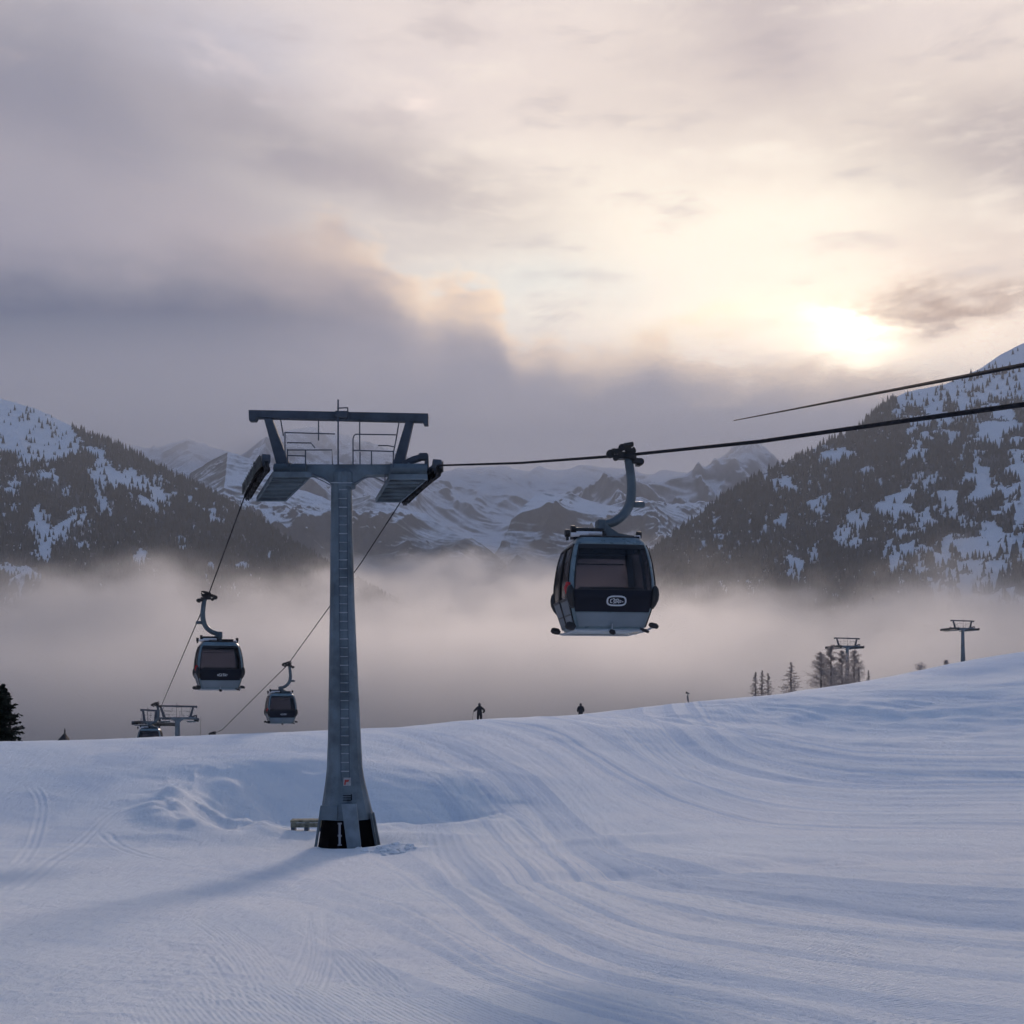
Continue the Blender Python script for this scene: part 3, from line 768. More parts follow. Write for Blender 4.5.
    for p in ((-.68, -.28, 2.05), (-.84, -.5, 1.93), (.70, -.2, 1.97)):
        m_ = MB(); m_.disc(p, (1, 0, 0), .075, .09, 12); m_.box((p[0], p[1], p[2]-.08), (.05, .06, .12)); m_.build('end_cap', M_RUBBER, c, smooth=True)
    # hanger
    m_ = MB(); m_.prism([(-.12, 1.88), (-.12, 2.20), (.02, 2.22), (.14, 2.12), (.30, 2.02), (.66, 1.96), (.66, 1.88)], -.14, .10)
    m_.box((-.06, -.02, 2.15), (.16, .34, .26)); m_.build('hanger_base', M_HANGER, c, bevel=.02)
    pts = smooth_curve([(-.06, 0, 2.20), (.10, 0, 2.22), (.28, 0, 2.29), (.46, 0, 2.45), (.57, 0, 2.68), (.60, 0, 2.95), (.58, 0, 3.25), (.53, 0, 3.58)], 6)
    m_ = MB(); N = len(pts); m_.tube([tuple(p) for p in pts], [.085+.015*math.sin(math.pi*k/N) for k in range(N)], 14); m_.build('hanger_arm', M_HANGER, c, smooth=True)
    m_ = MB(); m_.tube([(.60, 0, 2.63), (.64, 0, 2.63), (.84, 0, 2.63), (.87, 0, 2.63)], [.05, .065, .065, .05], 12); m_.tube([(.60, 0, 2.85), (.68, 0, 2.84)], .03, 8); m_.build('damper', M_HANGER, c, smooth=True)
    # grip: wheels, springs, jaw
    g = MB(); g.box((.42, 0, 3.62), (.26, .2, .14)); g.box((.60, 0, 3.58), (.16, .22, .10)); g.bar((.22, -.08, 3.66), (.52, -.1, 3.82), .07, .09); g.bar((.60, -.05, 3.52), (.82, -.05, 3.50), .10, .11)
    g.tube([(.40, -.14, 3.80), (.60, -.14, 3.84)], .05, 10); g.box((.74, 0, 3.50), (.1, .14, .16)); g.box((.30, .08, 3.74), (.2, .1, .08)); g.bar((.52, .0, 3.6), (.66, 0, 3.8), .05, .06)
    go = g.build('grip', M_CBLACK, c, bevel=.01)
    for p, r in (((.13, -.1, 3.63), .085), ((.24, -.12, 3.55), .06), ((.36, -.12, 3.77), .065), ((.50, -.12, 3.72), .075), ((.60, -.12, 3.70), .06), ((.17, .1, 3.70), .06), ((.78, -.05, 3.50), .07), ((.62, .05, 3.86), .035)):
        w = MB(); w.disc(p, (.1, 1, 0), r, .07, 14, rim=.015); w.disc(p, (.1, 1, 0), r*.35, .1, 8); w.build('grip_wheel', M_RUBBER, go, smooth=True)
    return c
cabin = make_cabin()
CG = 'gondola cabins hanging on the ropes'
GRIP = Vector((.42, 0, 3.63))
def place_cabin(o, px, py, Y, yaw, label, mirror=False):
    g = GRIP.copy()
    if mirror: g.x = -g.x
    g = Matrix.Rotation(yaw, 3, 'Z') @ g
    w = W(px, py, Y); o.location = w-g; o.rotation_euler = (0, 0, yaw); tag(o, label, 'gondola cabin', CG)
    if mirror:
        for k in o.children:
            if k.name.split('.')[0] in ('hanger_base', 'hanger_arm', 'damper', 'grip'): k.scale.x = -1
    return w
lab = 'large near gondola cabin with red tail light, hanging right of the big tower'
others = [copy_tree(cabin) for _ in range(4)]
for o_ in others:
    for k in o_.children:
        for e in k.children:
            if e.name.startswith('emblem'):
                for g_ in list(e.children): bpy.data.objects.remove(g_)
                e.data = LETTERS.data; e.name = 'lettering'
bpy.data.objects.remove(LETTERS)
g1 = place_cabin(cabin, 623, 455.5, 22.6, R(8), lab)
g2 = place_cabin(others[0], 207.5, 597.5, 43.5, R(20), 'mid-size gondola cabin hanging on the steep left rope, pale lettering on its dark panel', True)
g3 = place_cabin(others[1], 287.5, 665, 69, R(19), 'small gondola cabin hanging just left of the mast, above the crest')
g4 = place_cabin(others[2], 156, 705, 84, R(12), 'dark gondola cabin sinking behind the left crest in front of two far towers')
g5 = place_cabin(others[3], 213, 734, 96, R(18), 'gondola cabin hidden behind the crest except for its grip on the rope')

# ------------------------------------------------------------------ ropes
def rope(pts, r, label, sag=0.0):
    P = [Vector(p) for p in pts]; q = []
    for a, b in zip(P[:-1], P[1:]):
        for k in range(12):
            t_ = k/12; p = a.lerp(b, t_); p.z -= sag*(b-a).length*4*t_*(1-t_)*.01; q.append(p)
    q.append(P[-1]); m_ = MB(); m_.tube(q, r, 8); o = m_.build('steel_rope', M_ROPE, smooth=True); return tag(o, label, 'rope', 'steel haul ropes')
rope([W(405, 494, 41.2), W(414, 485, 39.8), W(427, 473, 38), W(437, 465.5, 36.6), W(520, 463, 29), g1, W(760, 441.5, 17.5), W(900, 421.5, 14.6), W(1024, 404.5, 12.6), W(1500, 335, 8.4)], .031, 'steel rope carrying the near cabin from the big tower out to the right edge', 0)
rope([W(734, 420.5, 62), W(1024, 365, 13.5), W(1300, 312, 9)], .028, 'upper steel rope crossing the sky at right, ending in mid air above the near cabin')
rope([W(266, 460, 36.2), W(261, 466, 37.6), W(253, 479, 39.4), W(247, 490, 41), g2, W(163, 702, 84), W(158, 716, 165)], .023, 'steel rope dropping steeply from the left sheaves to the far tower')
rope([W(404.5, 496, 41.3), W(361, 563, 51), g3, W(222, 730, 90), g5, W(200, 742, 120), W(201, 716, 168)], .023, 'steel rope running down behind the mast to the small cabin and the crest')

# ------------------------------------------------------------------ small things near the crest
def crestY(px): return float(np.interp(px, CY[:,0], CY[:,1]))
# bench-like timber beside the tower foot
bx, by = pw(307, 836)
bn = empty('timber_platform', (bx, by, gz(bx, by)-.02), R(4)); tag(bn, 'low weathered timber platform in the snow just left of the tower foot', 'platform')
for k in range(3):
    m_ = MB(); m_.box((.0, -.22+k*.22, .42), (1.15, .19, .09)); m_.build('plank', M_WOOD, bn, bevel=.01)
m_ = MB(); m_.box((0, -.30, .28), (1.12, .05, .16)); m_.build('front_board', M_WOOD, bn, bevel=.01)
for x in (-.48, .0, .48):
    m_ = MB(); m_.box((x, -.05, .12), (.14, .5, .42)); m_.build('leg', M_RAIL, bn)
# snow clods thrown up at the tower foot
def clods(px, py, n, label):
    x, y = pw(px, py); m_ = MB()
    for k in range(n):
        ax, ay = x+random.gauss(0, .38), y+random.gauss(0, .3); s_ = random.uniform(.06, .2); z0 = gz(ax, ay)
        rot = Euler((random.random()*3, random.random()*3, random.random()*3)).to_matrix(); bmx = bmesh.new(); bmesh.ops.create_icosphere(bmx, subdivisions=2, radius=s_)
        off = len(m_.v)
        vv = []
        for v in bmx.verts:
            p = rot @ (v.co*(1+.35*(vnoise(np.array(v.co.x*18+k), np.array(v.co.y*18+v.co.z*9), 5)-.5)))
            vv.append((ax+p.x, ay+p.y, z0+p.z*.6))
        ff = [tuple(q.index for q in f.verts) for f in bmx.faces]; m_.add(vv, ff); bmx.free()
    return tag(m_.build('snow_clods', M_SNOW, smooth=True), label, 'snow', kind='stuff')
clods(389, 851, 26, 'broken snow clods beside the tower foot')

# hut roof peeking over the crest, with a spike
wy = 80; w0 = W(64, 742, wy)
ht = empty('hut', (w0.x, wy, w0.z-3.0)); tag(ht, 'dark hut roof with a spike poking above the left crest', 'hut')
M_ROOF = paint('dark_shingle', (.018, .020, .026), .8, 0, .2, 4)
m_ = MB(); m_.box((-.2, 0, .7), (2.0, 2.0, 2.0)); m_.build('wall', M_WOOD, ht)
m_ = MB(); m_.add([(-1.35, -1.2, 1.65), (1.05, -1.2, 1.65), (1.05, 1.2, 1.65), (-1.35, 1.2, 1.65), (.02, -.1, 3.62), (.08, .1, 3.62)], [(0,1,4),(1,2,5,4),(2,3,5),(3,0,4,5),(0,3,2,1)]); rf = m_.build('roof', M_ROOF, ht)
m_ = MB(); m_.tube([(.05, 0, 3.5), (.06, 0, 3.85), (.05, 0, 4.0)], [.04, .06, .01], 6); m_.build('finial', M_ROOF, rf)

# piste marker / snow gun pole
py_ = 104; w0 = W(688.8, 706, py_)
po = empty('snow_lance', (w0.x, py_, w0.z-.4)); tag(po, 'thin leaning pole with a small head on the crest right of the skiers', 'pole')
m_ = MB(); m_.tube([(.02, 0, 0), (0, 0, .5), (-.10, 0, 1.45)], [.05, .05, .05], 8); m_.tube([(-.08, 0, .9), (-.11, 0, 1.35)], .075, 8); m_.build('pole', M_RAIL, po)
m_ = MB(); m_.bar((-.24, 0, 1.68), (.05, 0, 1.56), .12, .10); m_.disc((-.2, 0, 1.66), (0,1,0), .1, .12, 10); m_.tube([(-.1, 0, 1.4), (-.1, 0, 1.62)], .03, 6); m_.build('head', M_RAIL, po)

# ------------------------------------------------------------------ two skiers
def person(px, py_head, Y, yaw, joints, label, coat):
    z_head = (HY-py_head)/F*Y
    o = bpy.data.objects.new('person', bpy.data.meshes.new('person')); col.objects.link(o)
    o.location = ((px-CX)/F*Y, Y, z_head-1.80); o.rotation_euler = (0, 0, yaw)
    V, E, Rd = joints
    o.data.from_pydata(V, E, []); o.data.update(); o.data.materials.append(coat)
    sk = o.modifiers.new('skin', 'SKIN')
    for k, r_ in enumerate(Rd):
        o.data.skin_vertices[0].data[k].radius = (r_, r_*.85)
    o.data.skin_vertices[0].data[0].use_root = True
    o.modifiers.new('sub', 'SUBSURF').render_levels = 2
    tag(o, label, 'person')
    hm = MB(); hm.tube([(0, .01, 1.60), (0, .01, 1.68), (0, .01, 1.75), (0, .01, 1.80)], [.115, .128, .10, .03], 14); hm.build('helmet', M_HELM, o, smooth=True)
    return o
M_COAT = paint('dark_ski_suit', (.012, .013, .02), .75, 0, .15, 4)
M_COAT2 = paint('charcoal_ski_suit', (.016, .018, .026), .75, 0, .15, 4)
M_HELM = paint('grey_helmet', (.05, .05, .06), .4, 0, .1, 4)
V = [(0,0,.98),(0,0,1.15),(0,0,1.35),(0,0,1.48),(0,0,1.56),(0,-.01,1.66),
     (-.20,0,1.42),(-.33,-.08,1.20),(-.45,-.26,1.12),(.20,0,1.42),(.42,.0,1.16),(.27,-.14,.98),
     (-.11,0,.88),(-.12,-.03,.50),(-.13,0,.08),(-.13,-.16,.05),(.11,0,.88),(.13,-.03,.50),(.14,0,.08),(.14,-.16,.05)]
E = [(0,1),(1,2),(2,3),(3,4),(4,5),(2,6),(6,7),(7,8),(2,9),(9,10),(10,11),(0,12),(12,13),(13,14),(14,15),(0,16),(16,17),(17,18),(18,19)]
Rd = [.21,.21,.25,.15,.08,.11,.14,.115,.085,.14,.115,.085,.15,.12,.09,.06,.15,.12,.09,.06]
def solve_person(px, py_head, vis):
    best = None
    for Y in np.arange(crestY(px)+4, 150, .5):
        hz = (HY-py_head)/F*Y-1.80
        g = float(base_ground(np.array([(px-CX)/F*Y]), np.array([Y]))[0])
        if best is None or abs(g-hz) < best[0]: best = (abs(g-hz), Y)
    return best[1]
Y1 = solve_person(479.5, 702.8, 15); Y2 = solve_person(580.7, 703, 11)
p1 = person(479.5, 702.8, Y1, 0, (V, E, Rd), 'skier in dark clothes with one elbow out, left of the two on the crest', M_COAT)
pm = MB(); pm.tube([(-.47,-.28,1.13),(-.62,-.5,.15)], .012, 6); pm.build('ski_pole', M_RAIL, p1)
V2 = list(V); V2[7] = (-.27,-.05,1.18); V2[8] = (-.28,-.12,.95); V2[10] = (.27,-.05,1.18); V2[11] = (.29,-.10,.93)
p2 = person(580.7, 703, Y2, R(180), (V2, E, Rd), 'skier in dark clothes with arms hanging down, right of the two on the crest', M_COAT2)

# ------------------------------------------------------------------ trees near the crest
M_NEEDLE = paint('dark_needles', (.014, .020, .016), .9, 0, .4, 2, spec=.1)
M_FROST = paint('frosted_twigs', (.36, .32, .30), .9, 0, .35, .8, spec=.1)
M_FROSTN = paint('frosted_needles', (.19, .19, .195), .9, 0, .5, .9, spec=.1)
for m_ in (M_FROST, M_FROSTN):                       # hoar frost lets light through
    nt = m_.node_tree; pb = nt.nodes['Principled BSDF']; tl = nt.nodes.new('ShaderNodeBsdfTranslucent'); tl.inputs[0].default_value = (.55, .52, .52, 1)
    mx = nt.nodes.new('ShaderNodeMixShader'); mx.inputs[0].default_value = .6
    nt.links.new(pb.outputs[0], mx.inputs[1]); nt.links.new(tl.outputs[0], mx.inputs[2]); nt.links.new(mx.outputs[0], nt.nodes['Material Output'].inputs[0])
M_BARK = paint('bark', (.05, .042, .038), .9, 0, .3, 3, spec=.1)
def conifer(name, x, y, z0, h, w, seed, mat, label, dens=1.0, group=None, bark=M_BARK):
    rd = random.Random(seed); t = empty(name, (x, y, z0)); tag(t, label, 'tree', group)
    tr = MB(); tr.tube([(0, 0, 0), (0, 0, h*.5), (0, 0, h)], [h*.022, h*.013, .01], 7); tr.build('trunk', bark, t)
    cr = MB(); nb = int(60*dens*max(1, h/5))
    for k in range(nb):
        f = (k+rd.random())/nb; zb = h*(.06+.93*f); L = w*(1-f)**.8*(.55+.6*rd.random())+.05*w; a = rd.random()*6.283
        dx, dy = math.cos(a), math.sin(a); droop = -.18-.25*rd.random()
        nseg = max(4, int(L/.16))
        for s_ in range(nseg):
            q = (s_+.5)/nseg; cxp = Vector((dx*L*q, dy*L*q, zb+droop*L*q+.28*L*q*q)); lw = L*.30*(1.15-q)
            for r_ in range(5):
                c0 = cxp+Vector((rd.gauss(0, lw*.45), rd.gauss(0, lw*.45), rd.gauss(0, lw*.22))); sz = (.07+.10*rd.random())*(h/6)**.5
                e1 = Vector((rd.gauss(0,1), rd.gauss(0,1), rd.gauss(0,.6))).normalized()*sz; e2 = Vector((rd.gauss(0,1), rd.gauss(0,1), rd.gauss(0,1))).normalized()*sz*.6
                cr.add([c0-e1, c0+e2, c0+e1, c0-e2], [(0,1,2,3)])
    me = bpy.data.meshes.new('crown'); me.from_pydata(cr.v, [], cr.f); me.materials.append(mat)
    o = bpy.data.objects.new('crown', me); col.objects.link(o); o.parent = t; return t
def bare_tree(x, y, z0, h, w, seed, mat, label, group=None):
    rd = random.Random(seed); t = empty('bare_tree', (x, y, z0)); tag(t, label, 'tree', group)
    tr = MB(); tr.tube([(0,0,0),(0,0,h*.5),(rd.uniform(-.1,.1),0,h)], [h*.018, h*.011, .015], 7); tr.build('trunk', M_BARK, t)
    cr = MB()
    for k in range(int(52*h/7)):
        f = min(1, (k+rd.random())/(52*h/7)); zb = h*(.12+.86*f); L = w*(1-f)**.6*(.5+.6*rd.random())+.12; a = rd.random()*6.283
        d = Vector((math.cos(a), math.sin(a), .15+.5*rd.random())).normalized(); p = Vector((0,0,zb)); pts = [p]
        for s_ in range(4): p = p+(d+Vector((rd.gauss(0,.18), rd.gauss(0,.18), rd.gauss(0,.12))))*L/4; pts.append(p)
        cr.tube(pts, [.03,.024,.02,.014,.008], 4)
        for q in pts[1:]:
            for r_ in range(13):
                e = q+Vector((rd.gauss(0,.25), rd.gauss(0,.25), rd.gauss(0,.2)))*max(L*.6, .5); mm = q.lerp(e, .5)+Vector((0,0,.04)); cr.tube([q, mm, e], [.012,.011,.006], 3, caps=False)
                for u_ in range(3):
                    c0 = e+Vector((rd.gauss(0,.10), rd.gauss(0,.10), rd.gauss(0,.10))); sz = .06+.05*rd.random()
                    e1 = Vector((rd.gauss(0,1), rd.gauss(0,1), rd.gauss(0,1))).normalized()*sz; e2 = Vector((rd.gauss(0,1), rd.gauss(0,1), rd.gauss(0,1))).normalized()*sz*.35
                    cr.add([c0-e1, c0+e2, c0+e1, c0-e2], [(0,1,2,3)])
    me = bpy.data.meshes.new('crown'); me.from_pydata(cr.v, [], cr.f); me.materials.append(mat)
    o = bpy.data.objects.new('crown', me); col.objects.link(o); o.parent = t; return t
def put(px, py_top, py_base, Y): # -> x, y, z0, h
    a, b = W(px, py_base, Y), W(px, py_top, Y); return a.x, Y, b.z, b.z-a.z
def tree_at(fn, px, py_top, py_base, Y, wpx, *a, **k):
    A, B = W(px, py_base, Y), W(px, py_top, Y)
    if fn is conifer: return conifer(k.pop('name', 'conifer'), A.x, Y, A.z, B.z-A.z, wpx/F*Y, *a, **k)
    return bare_tree(A.x, Y, A.z, B.z-A.z, wpx/F*Y, *a, **k)
tree_at(conifer, 3, 684, 752, 74, 26, 1, M_NEEDLE, 'big dark spruce cut off by the left edge of the photo', dens=5, name='spruce')
GR = 'frosted trees beyond the right crest'
tree_at(conifer, 755.5, 672, 704, 190, 9, 2, M_FROSTN, 'small frosted conifer, left one of the close trio on the crest', 1.1, GR)
tree_at(conifer, 762, 670, 704, 200, 8, 3, M_FROSTN, 'slim frosted conifer in the middle of the close trio on the crest', .9, GR)
tree_at(conifer, 768, 673, 703, 186, 10, 4, M_FROSTN, 'small frosted conifer, right one of the close trio on the crest', 1.0, GR)
tree_at(conifer, 791, 662, 698, 205, 14, 5, M_FROST, 'lone frosted conifer between the trio and the tall bare trees', .9, GR)
tree_at(bare_tree, 821, 652, 697, 210, 17, 6, M_FROST, 'leafless frosted tree at the left end of the clump by the far tower', GR)
tree_at(bare_tree, 831, 645, 697, 215, 16, 7, M_FROST, 'tallest leafless tree of the clump just left of the far tower', GR)
tree_at(bare_tree, 842, 650, 695, 220, 16, 8, M_FROST, 'leafless tree right behind the mast of the far tower', GR)
tree_at(bare_tree, 854, 650, 693, 226, 15, 9, M_FROST, 'leafless tree just right of the mast of the far tower', GR)
tree_at(conifer, 859, 667, 690, 215, 4, 10, M_FROSTN, 'short slim conifer at the right end of the bare clump', .8, GR)
tree_at(conifer, 868.5, 670, 688, 200, 4, 11, M_FROSTN, 'tiny conifer alone on the snow right of the bare clump', .8, GR)
def bush(px, py_top, py_base, Y, wpx, seed, label):
    A, B = W(px, py_base, Y), W(px, py_top, Y); rd = random.Random(seed); m_ = MB(); w, h = wpx/F*Y, B.z-A.z
    for k in range(26):
        a = rd.random()*6.28; e = Vector((math.cos(a)*w*rd.random(), math.sin(a)*w*rd.random(), h*(.5+.5*rd.random()))); m_.tube([(0,0,0), tuple(e*.5+Vector((0,0,.1))), tuple(e)], [.03,.02,.008], 4)
        for r_ in range(26):
            c0 = e+Vector((rd.gauss(0,.16), rd.gauss(0,.16), rd.gauss(0,.14)))*h*.7; s1 = Vector((rd.gauss(0,1), rd.gauss(0,1), rd.gauss(0,1))).normalized()*.09; s2 = Vector((rd.gauss(0,1), rd.gauss(0,1), rd.gauss(0,1))).normalized()*.05
            m_.add([c0-s1, c0+s2, c0+s1, c0-s2], [(0,1,2,3)])
    o = m_.build('bush', M_FROST); o.location = A; return tag(o, label, 'bush')
bush(920, 663, 675, 175, 5, 3, 'low twiggy bush on the open crest between the two far right towers')
bush(946, 661, 668, 190, 1.5, 4, 'tiny pale bush just left of the furthest right tower')

# ------------------------------------------------------------------ mountains
def loft(name, ridge, basep, nu, nt_, amp, scale, seed, back=900, rough_ridge=.25, power=1.0, kd=1.0):
    """ridge/basep: lists of (px, py, Y). Returns mesh grid P[t,u]"""
    ridge = [(a, b, c*kd) for a, b, c in ridge]; basep = [(a, b, c*kd) for a, b, c in basep]; amp *= kd; scale *= kd; back *= kd
    rp = np.array([tuple(W(*p)) for p in ridge]); bp_ = np.array([tuple(W(*p)) for p in basep])
    def res(p, n):
        s = np.concatenate([[0], np.cumsum(np.linalg.norm(np.diff(p, axis=0), axis=1))]); s /= s[-1]
        t = np.linspace(0, 1, n); return np.stack([np.interp(t, s, p[:,k]) for k in range(3)], 1)
    a, b = res(rp, nu), res(bp_, nu)
    nb = nt_//4
    tb = np.linspace(-1, 0, nb, endpoint=False); tf = np.linspace(0, 1, nt_)
    P = np.zeros((nb+nt_, nu, 3))
    for i_, t in enumerate(np.concatenate([tb, tf])):
        if t < 0:
            q = a.copy(); q[:,1] += back*(-t); q[:,0] += a[:,0]/a[:,1]*back*(-t)*.6; q[:,2] -= (-t)**.9*(a[:,2]+300)*.9
        else:
            q = a*(1-t)+b*t; q[:,2] = a[:,2]*(1-t)**power+b[:,2]*(1-(1-t)**power)
        P[i_] = q
    T = np.concatenate([tb, tf])[:, None]
    env = np.clip(np.abs(T)*3.0, 0, 1)*(1-rough_ridge)+rough_ridge
    n = ridged(P[:,:,0]/scale, P[:,:,1]/scale, seed, 7)-.45
    n2 = fbm(P[:,:,0]/scale*3, P[:,:,1]/scale*3, seed+9, 5)
    P[:,:,2] += amp*env*(n*1.3+n2*.30)
    v = P.reshape(-1, 3); nr = P.shape[0]
    i_ = np.arange(nr-1)[:, None]; j_ = np.arange(nu-1)[None, :]
    q = np.stack([i_*nu+j_, i_*nu+j_+1, (i_+1)*nu+j_+1, (i_+1)*nu+j_], -1).reshape(-1, 4)
    me = np_mesh(name, v, q); o = bpy.data.objects.new(name, me); col.objects.link(o); tag(o, kind='structure')
    # ground normals should look up
    if me.polygons[len(me.polygons)//2].normal.z < 0: me.flip_normals()
    return o, P, nb

def mountain_mat(name, rock=(.13,.125,.13), steep=(.62,.80), cover=0.0, scale=.004, wood=(.035,.042,.05), woodline=None, woodamt=1.0):
    m, nt, b = mat_new(name); g = nt.nodes.new('ShaderNodeNewGeometry'); v = g.outputs['Position']
    sn = nt.nodes.new('ShaderNodeSeparateXYZ'); nt.links.new(g.outputs['Normal'], sn.inputs[0]); nz = X(nt, sn.outputs[2])
    sp = nt.nodes.new('ShaderNodeSeparateXYZ'); nt.links.new(v, sp.inputs[0]); zz = X(nt, sp.outputs[2])
    n1 = noise(nt, v, scale, 8, .65); n2 = noise(nt, mapping(nt, v, (1,1,.35)), scale*5, 6, .7)
    f = (nz+(n1-.5)*.45+(n2-.5)*.35+cover).smooth(*steep)
    rk = mixc(nt, n2.smooth(.35, .65), rock, tuple(x*.45 for x in rock))
    c = mixc(nt, f, rk, (.80,.82,.86))
    if woodline is not None:
        k = (zz*-1.0+(n1-.5)*500+woodline).smooth(-60, 90)*(noise(nt, v, scale*2.2, 7, .7).smooth(.36, .50))*woodamt
        c = mixc(nt, k, c, wood)
    if woodline is None:
        at = nt.nodes.new('ShaderNodeAttribute'); at.attribute_name = 'wood'
        c = mixc(nt, (X(nt, at.outputs['Fac'])+(n2-.5)*.5).smooth(.45, .60)*.93, c, wood)
    nt.links.new(c, b.inputs['Base Color']); b.inputs['Roughness'].default_value = .8; b.inputs['Specular IOR Level'].default_value = .15
    bp = nt.nodes.new('ShaderNodeBump'); bp.inputs['Distance'].default_value = 14; bp.inputs['Strength'].default_value = .7
    nt.links.new((n2+noise(nt, v, scale*14, 5, .7)*.5).k, bp.inputs['Height']); nt.links.new(bp.outputs[0], b.inputs['Normal'])
    return m
M_NEARM = mountain_mat('near_mountain', rock=(.07,.07,.075), steep=(.45,.62), cover=.12, scale=.006)
M_FARM = mountain_mat('far_mountain', rock=(.17,.17,.19), steep=(.48,.80), cover=.03, scale=.0032, woodline=410, woodamt=.75)
M_MIDM = mountain_mat('mid_mountain', rock=(.08,.08,.09), steep=(.58,.82), cover=-.02, scale=.0042, woodline=665, woodamt=.85)

left, PL, nbL = loft('left_mountain', [(-420,270,3900),(-200,330,3750),(-80,372,3650),(0,397,3600),(35,408,3560),(60,421,3520),(110,441,3450),(160,465,3380),(200,486,3300),(250,515,3200),(300,548,3120),(340,572,3050),(420,615,3000),(520,660,2950)],
    [(-700,800,1500),(-200,790,1700),(100,780,1800),(300,770,1950),(420,760,2100),(520,750,2300)], 900, 380, 75, 420, 101, rough_ridge=.10)
left.data.materials.append(M_NEARM)
right, PR, nbR = loft('right_mountain', [(560,640,3000),(610,590,3000),(657,544,3000),(716,502,3050),(750,480,3100),(785,461,3150),(840,436,3200),(862,424,3230),(884,403,3260),(906,392,3300),(945,384,3360),(979,369,3420),(1000,355,3460),(1024,343,3500),(1100,310,3600),(1300,230,3800),(1600,200,3900)],
    [(540,760,2400),(700,775,2100),(900,790,1800),(1200,800,1600),(1700,820,1400)], 1000, 380, 90, 420, 202, rough_ridge=.10)
right.data.materials.append(M_NEARM)
fl, _, _ = loft('far_peaks', [(-300,430,9500),(40,448,9300),(120,456,9200),(160,446,9100),(188,432,9000),(208,440,9000),(240,448,8900),(262,432,8800),(300,428,8800),(350,440,9000),(400,456,9000),(430,470,9000),(465,466,9200),(500,458,9300),(530,466,9400),(580,456,9500),(640,472,9500),(690,466,9400),(715,456,9300),(742,443,9200),(765,449,9200),(800,468,9100),(900,470,9000),(1200,440,9000)],
    [(-400,640,5200),(200,620,5600),(512,610,6200),(800,620,5600),(1300,640,5200)], 1000, 360, 520, 1300, 303, back=2500, rough_ridge=.36, kd=.70)
fl.data.materials.append(M_FARM)
m1, _, _ = loft('mid_spur', [(120,470,7400),(190,470,7200),(228,449,7000),(262,462,6900),(300,490,6700),(330,500,6600),(370,492,6500),(410,510,6300),(450,528,6100),(490,550,5900),(530,580,5800)],
    [(60,680,4600),(250,670,4700),(400,660,4800),(560,650,4900)], 560, 260, 260, 800, 404, back=1200, rough_ridge=.25, kd=.72)
m1.data.materials.append(M_MIDM)
m2, _, _ = loft('centre_spur', [(470,580,6300),(500,540,6500),(520,505,6800),(540,486,7000),(575,492,7000),(610,502,6900),(640,498,6900),(670,508,6800),(700,500,6900),(740,490,7000),(800,480,7000),(900,470,7000)],
    [(450,680,4800),(600,670,4900),(760,660,4900),(950,660,4900)], 560, 260, 280, 700, 505, back=1200, rough_ridge=.3, kd=.72)
m2.data.materials.append(M_MIDM)

# forests: thousands of small conifers standing on the two near mountains
M_FOREST = paint('forest', (.022, .030, .033), .95, 0, .45, .05, spec=.05)
def ell(px, py, l, soft=.35):
    """1 inside any of the snow clearings (px,py,rx,ry,rot deg)"""
    m = np.zeros_like(px)
    for cx, cy, rx, ry, rot in l:
        c, s = math.cos(R(rot)), math.sin(R(rot)); dx, dy = px-cx, py-cy
        m = np.maximum(m, 1-((dx*c+dy*s)/(rx*1.18))**2-((-dx*s+dy*c)/(ry*1.25))**2)
    return m
CLEAR_L = [(15,425,62,24,18),(34,462,16,3.5,-4),(47,476,10,6,20),(98,458,18,5,30),(112,480,22,8,22),(105,500,6,16,-8),(146,484,32,6,27),(157,501,16,5,32),(143,506,15,4,28),(40,535,8,24,-6),(68,524,22,7,-32),(145,558,9,8,0),(207,512,26,3,33),(18,572,18,7,10),(90,545,9,3,-30),(8,492,10,3,0),(215,560,4,3,0),(240,566,8,3,25),(272,556,4,3,0),(185,540,3,4,0),(70,490,3,6,0),(180,470,8,3,28)]
CLEAR_R = [(965,392,62,16,-22),(1010,420,40,14,-10),(925,440,12,30,10),(980,440,50,10,-5),(1000,487,58,15,-10),(950,476,18,9,0),(902,505,20,12,-28),(851,531,18,13,-40),(816,554,6,10,-15),(795,570,9,7,-30),(818,506,9,6,-20),(958,552,22,19,-15),(902,555,10,18,20),(1010,520,30,10,-25),(785,480,14,3,-15),(792,487,5,5,0),(838,458,10,6,-20),(870,470,8,4,0),(780,520,10,4,-25),(760,540,7,3,-30),(775,490,5,3,0),(985,600,40,14,0)]
def clearing(px, py, clear, seed):
    wx = px+15*fbm(px/16, py/12, seed+1, 5, .6); wy = py+12*fbm(px/15+9, py/10, seed+2, 5, .6)
    return ell(wx, wy, clear)
def wood_density(px, py, clear, seed, extra):
    cl = clearing(px, py, clear, seed)
    dens = np.where(cl > .0, .045+.10*(fbm(px/9, py/7, seed+3, 3) > .25), 1.0)
    dens = dens*np.where(fbm(px/5, py/3.5, seed+4, 3)+.35*fbm(px/60, py/45, seed+6, 3) > .36, .15, 1.0)
    return extra(px, py, dens)
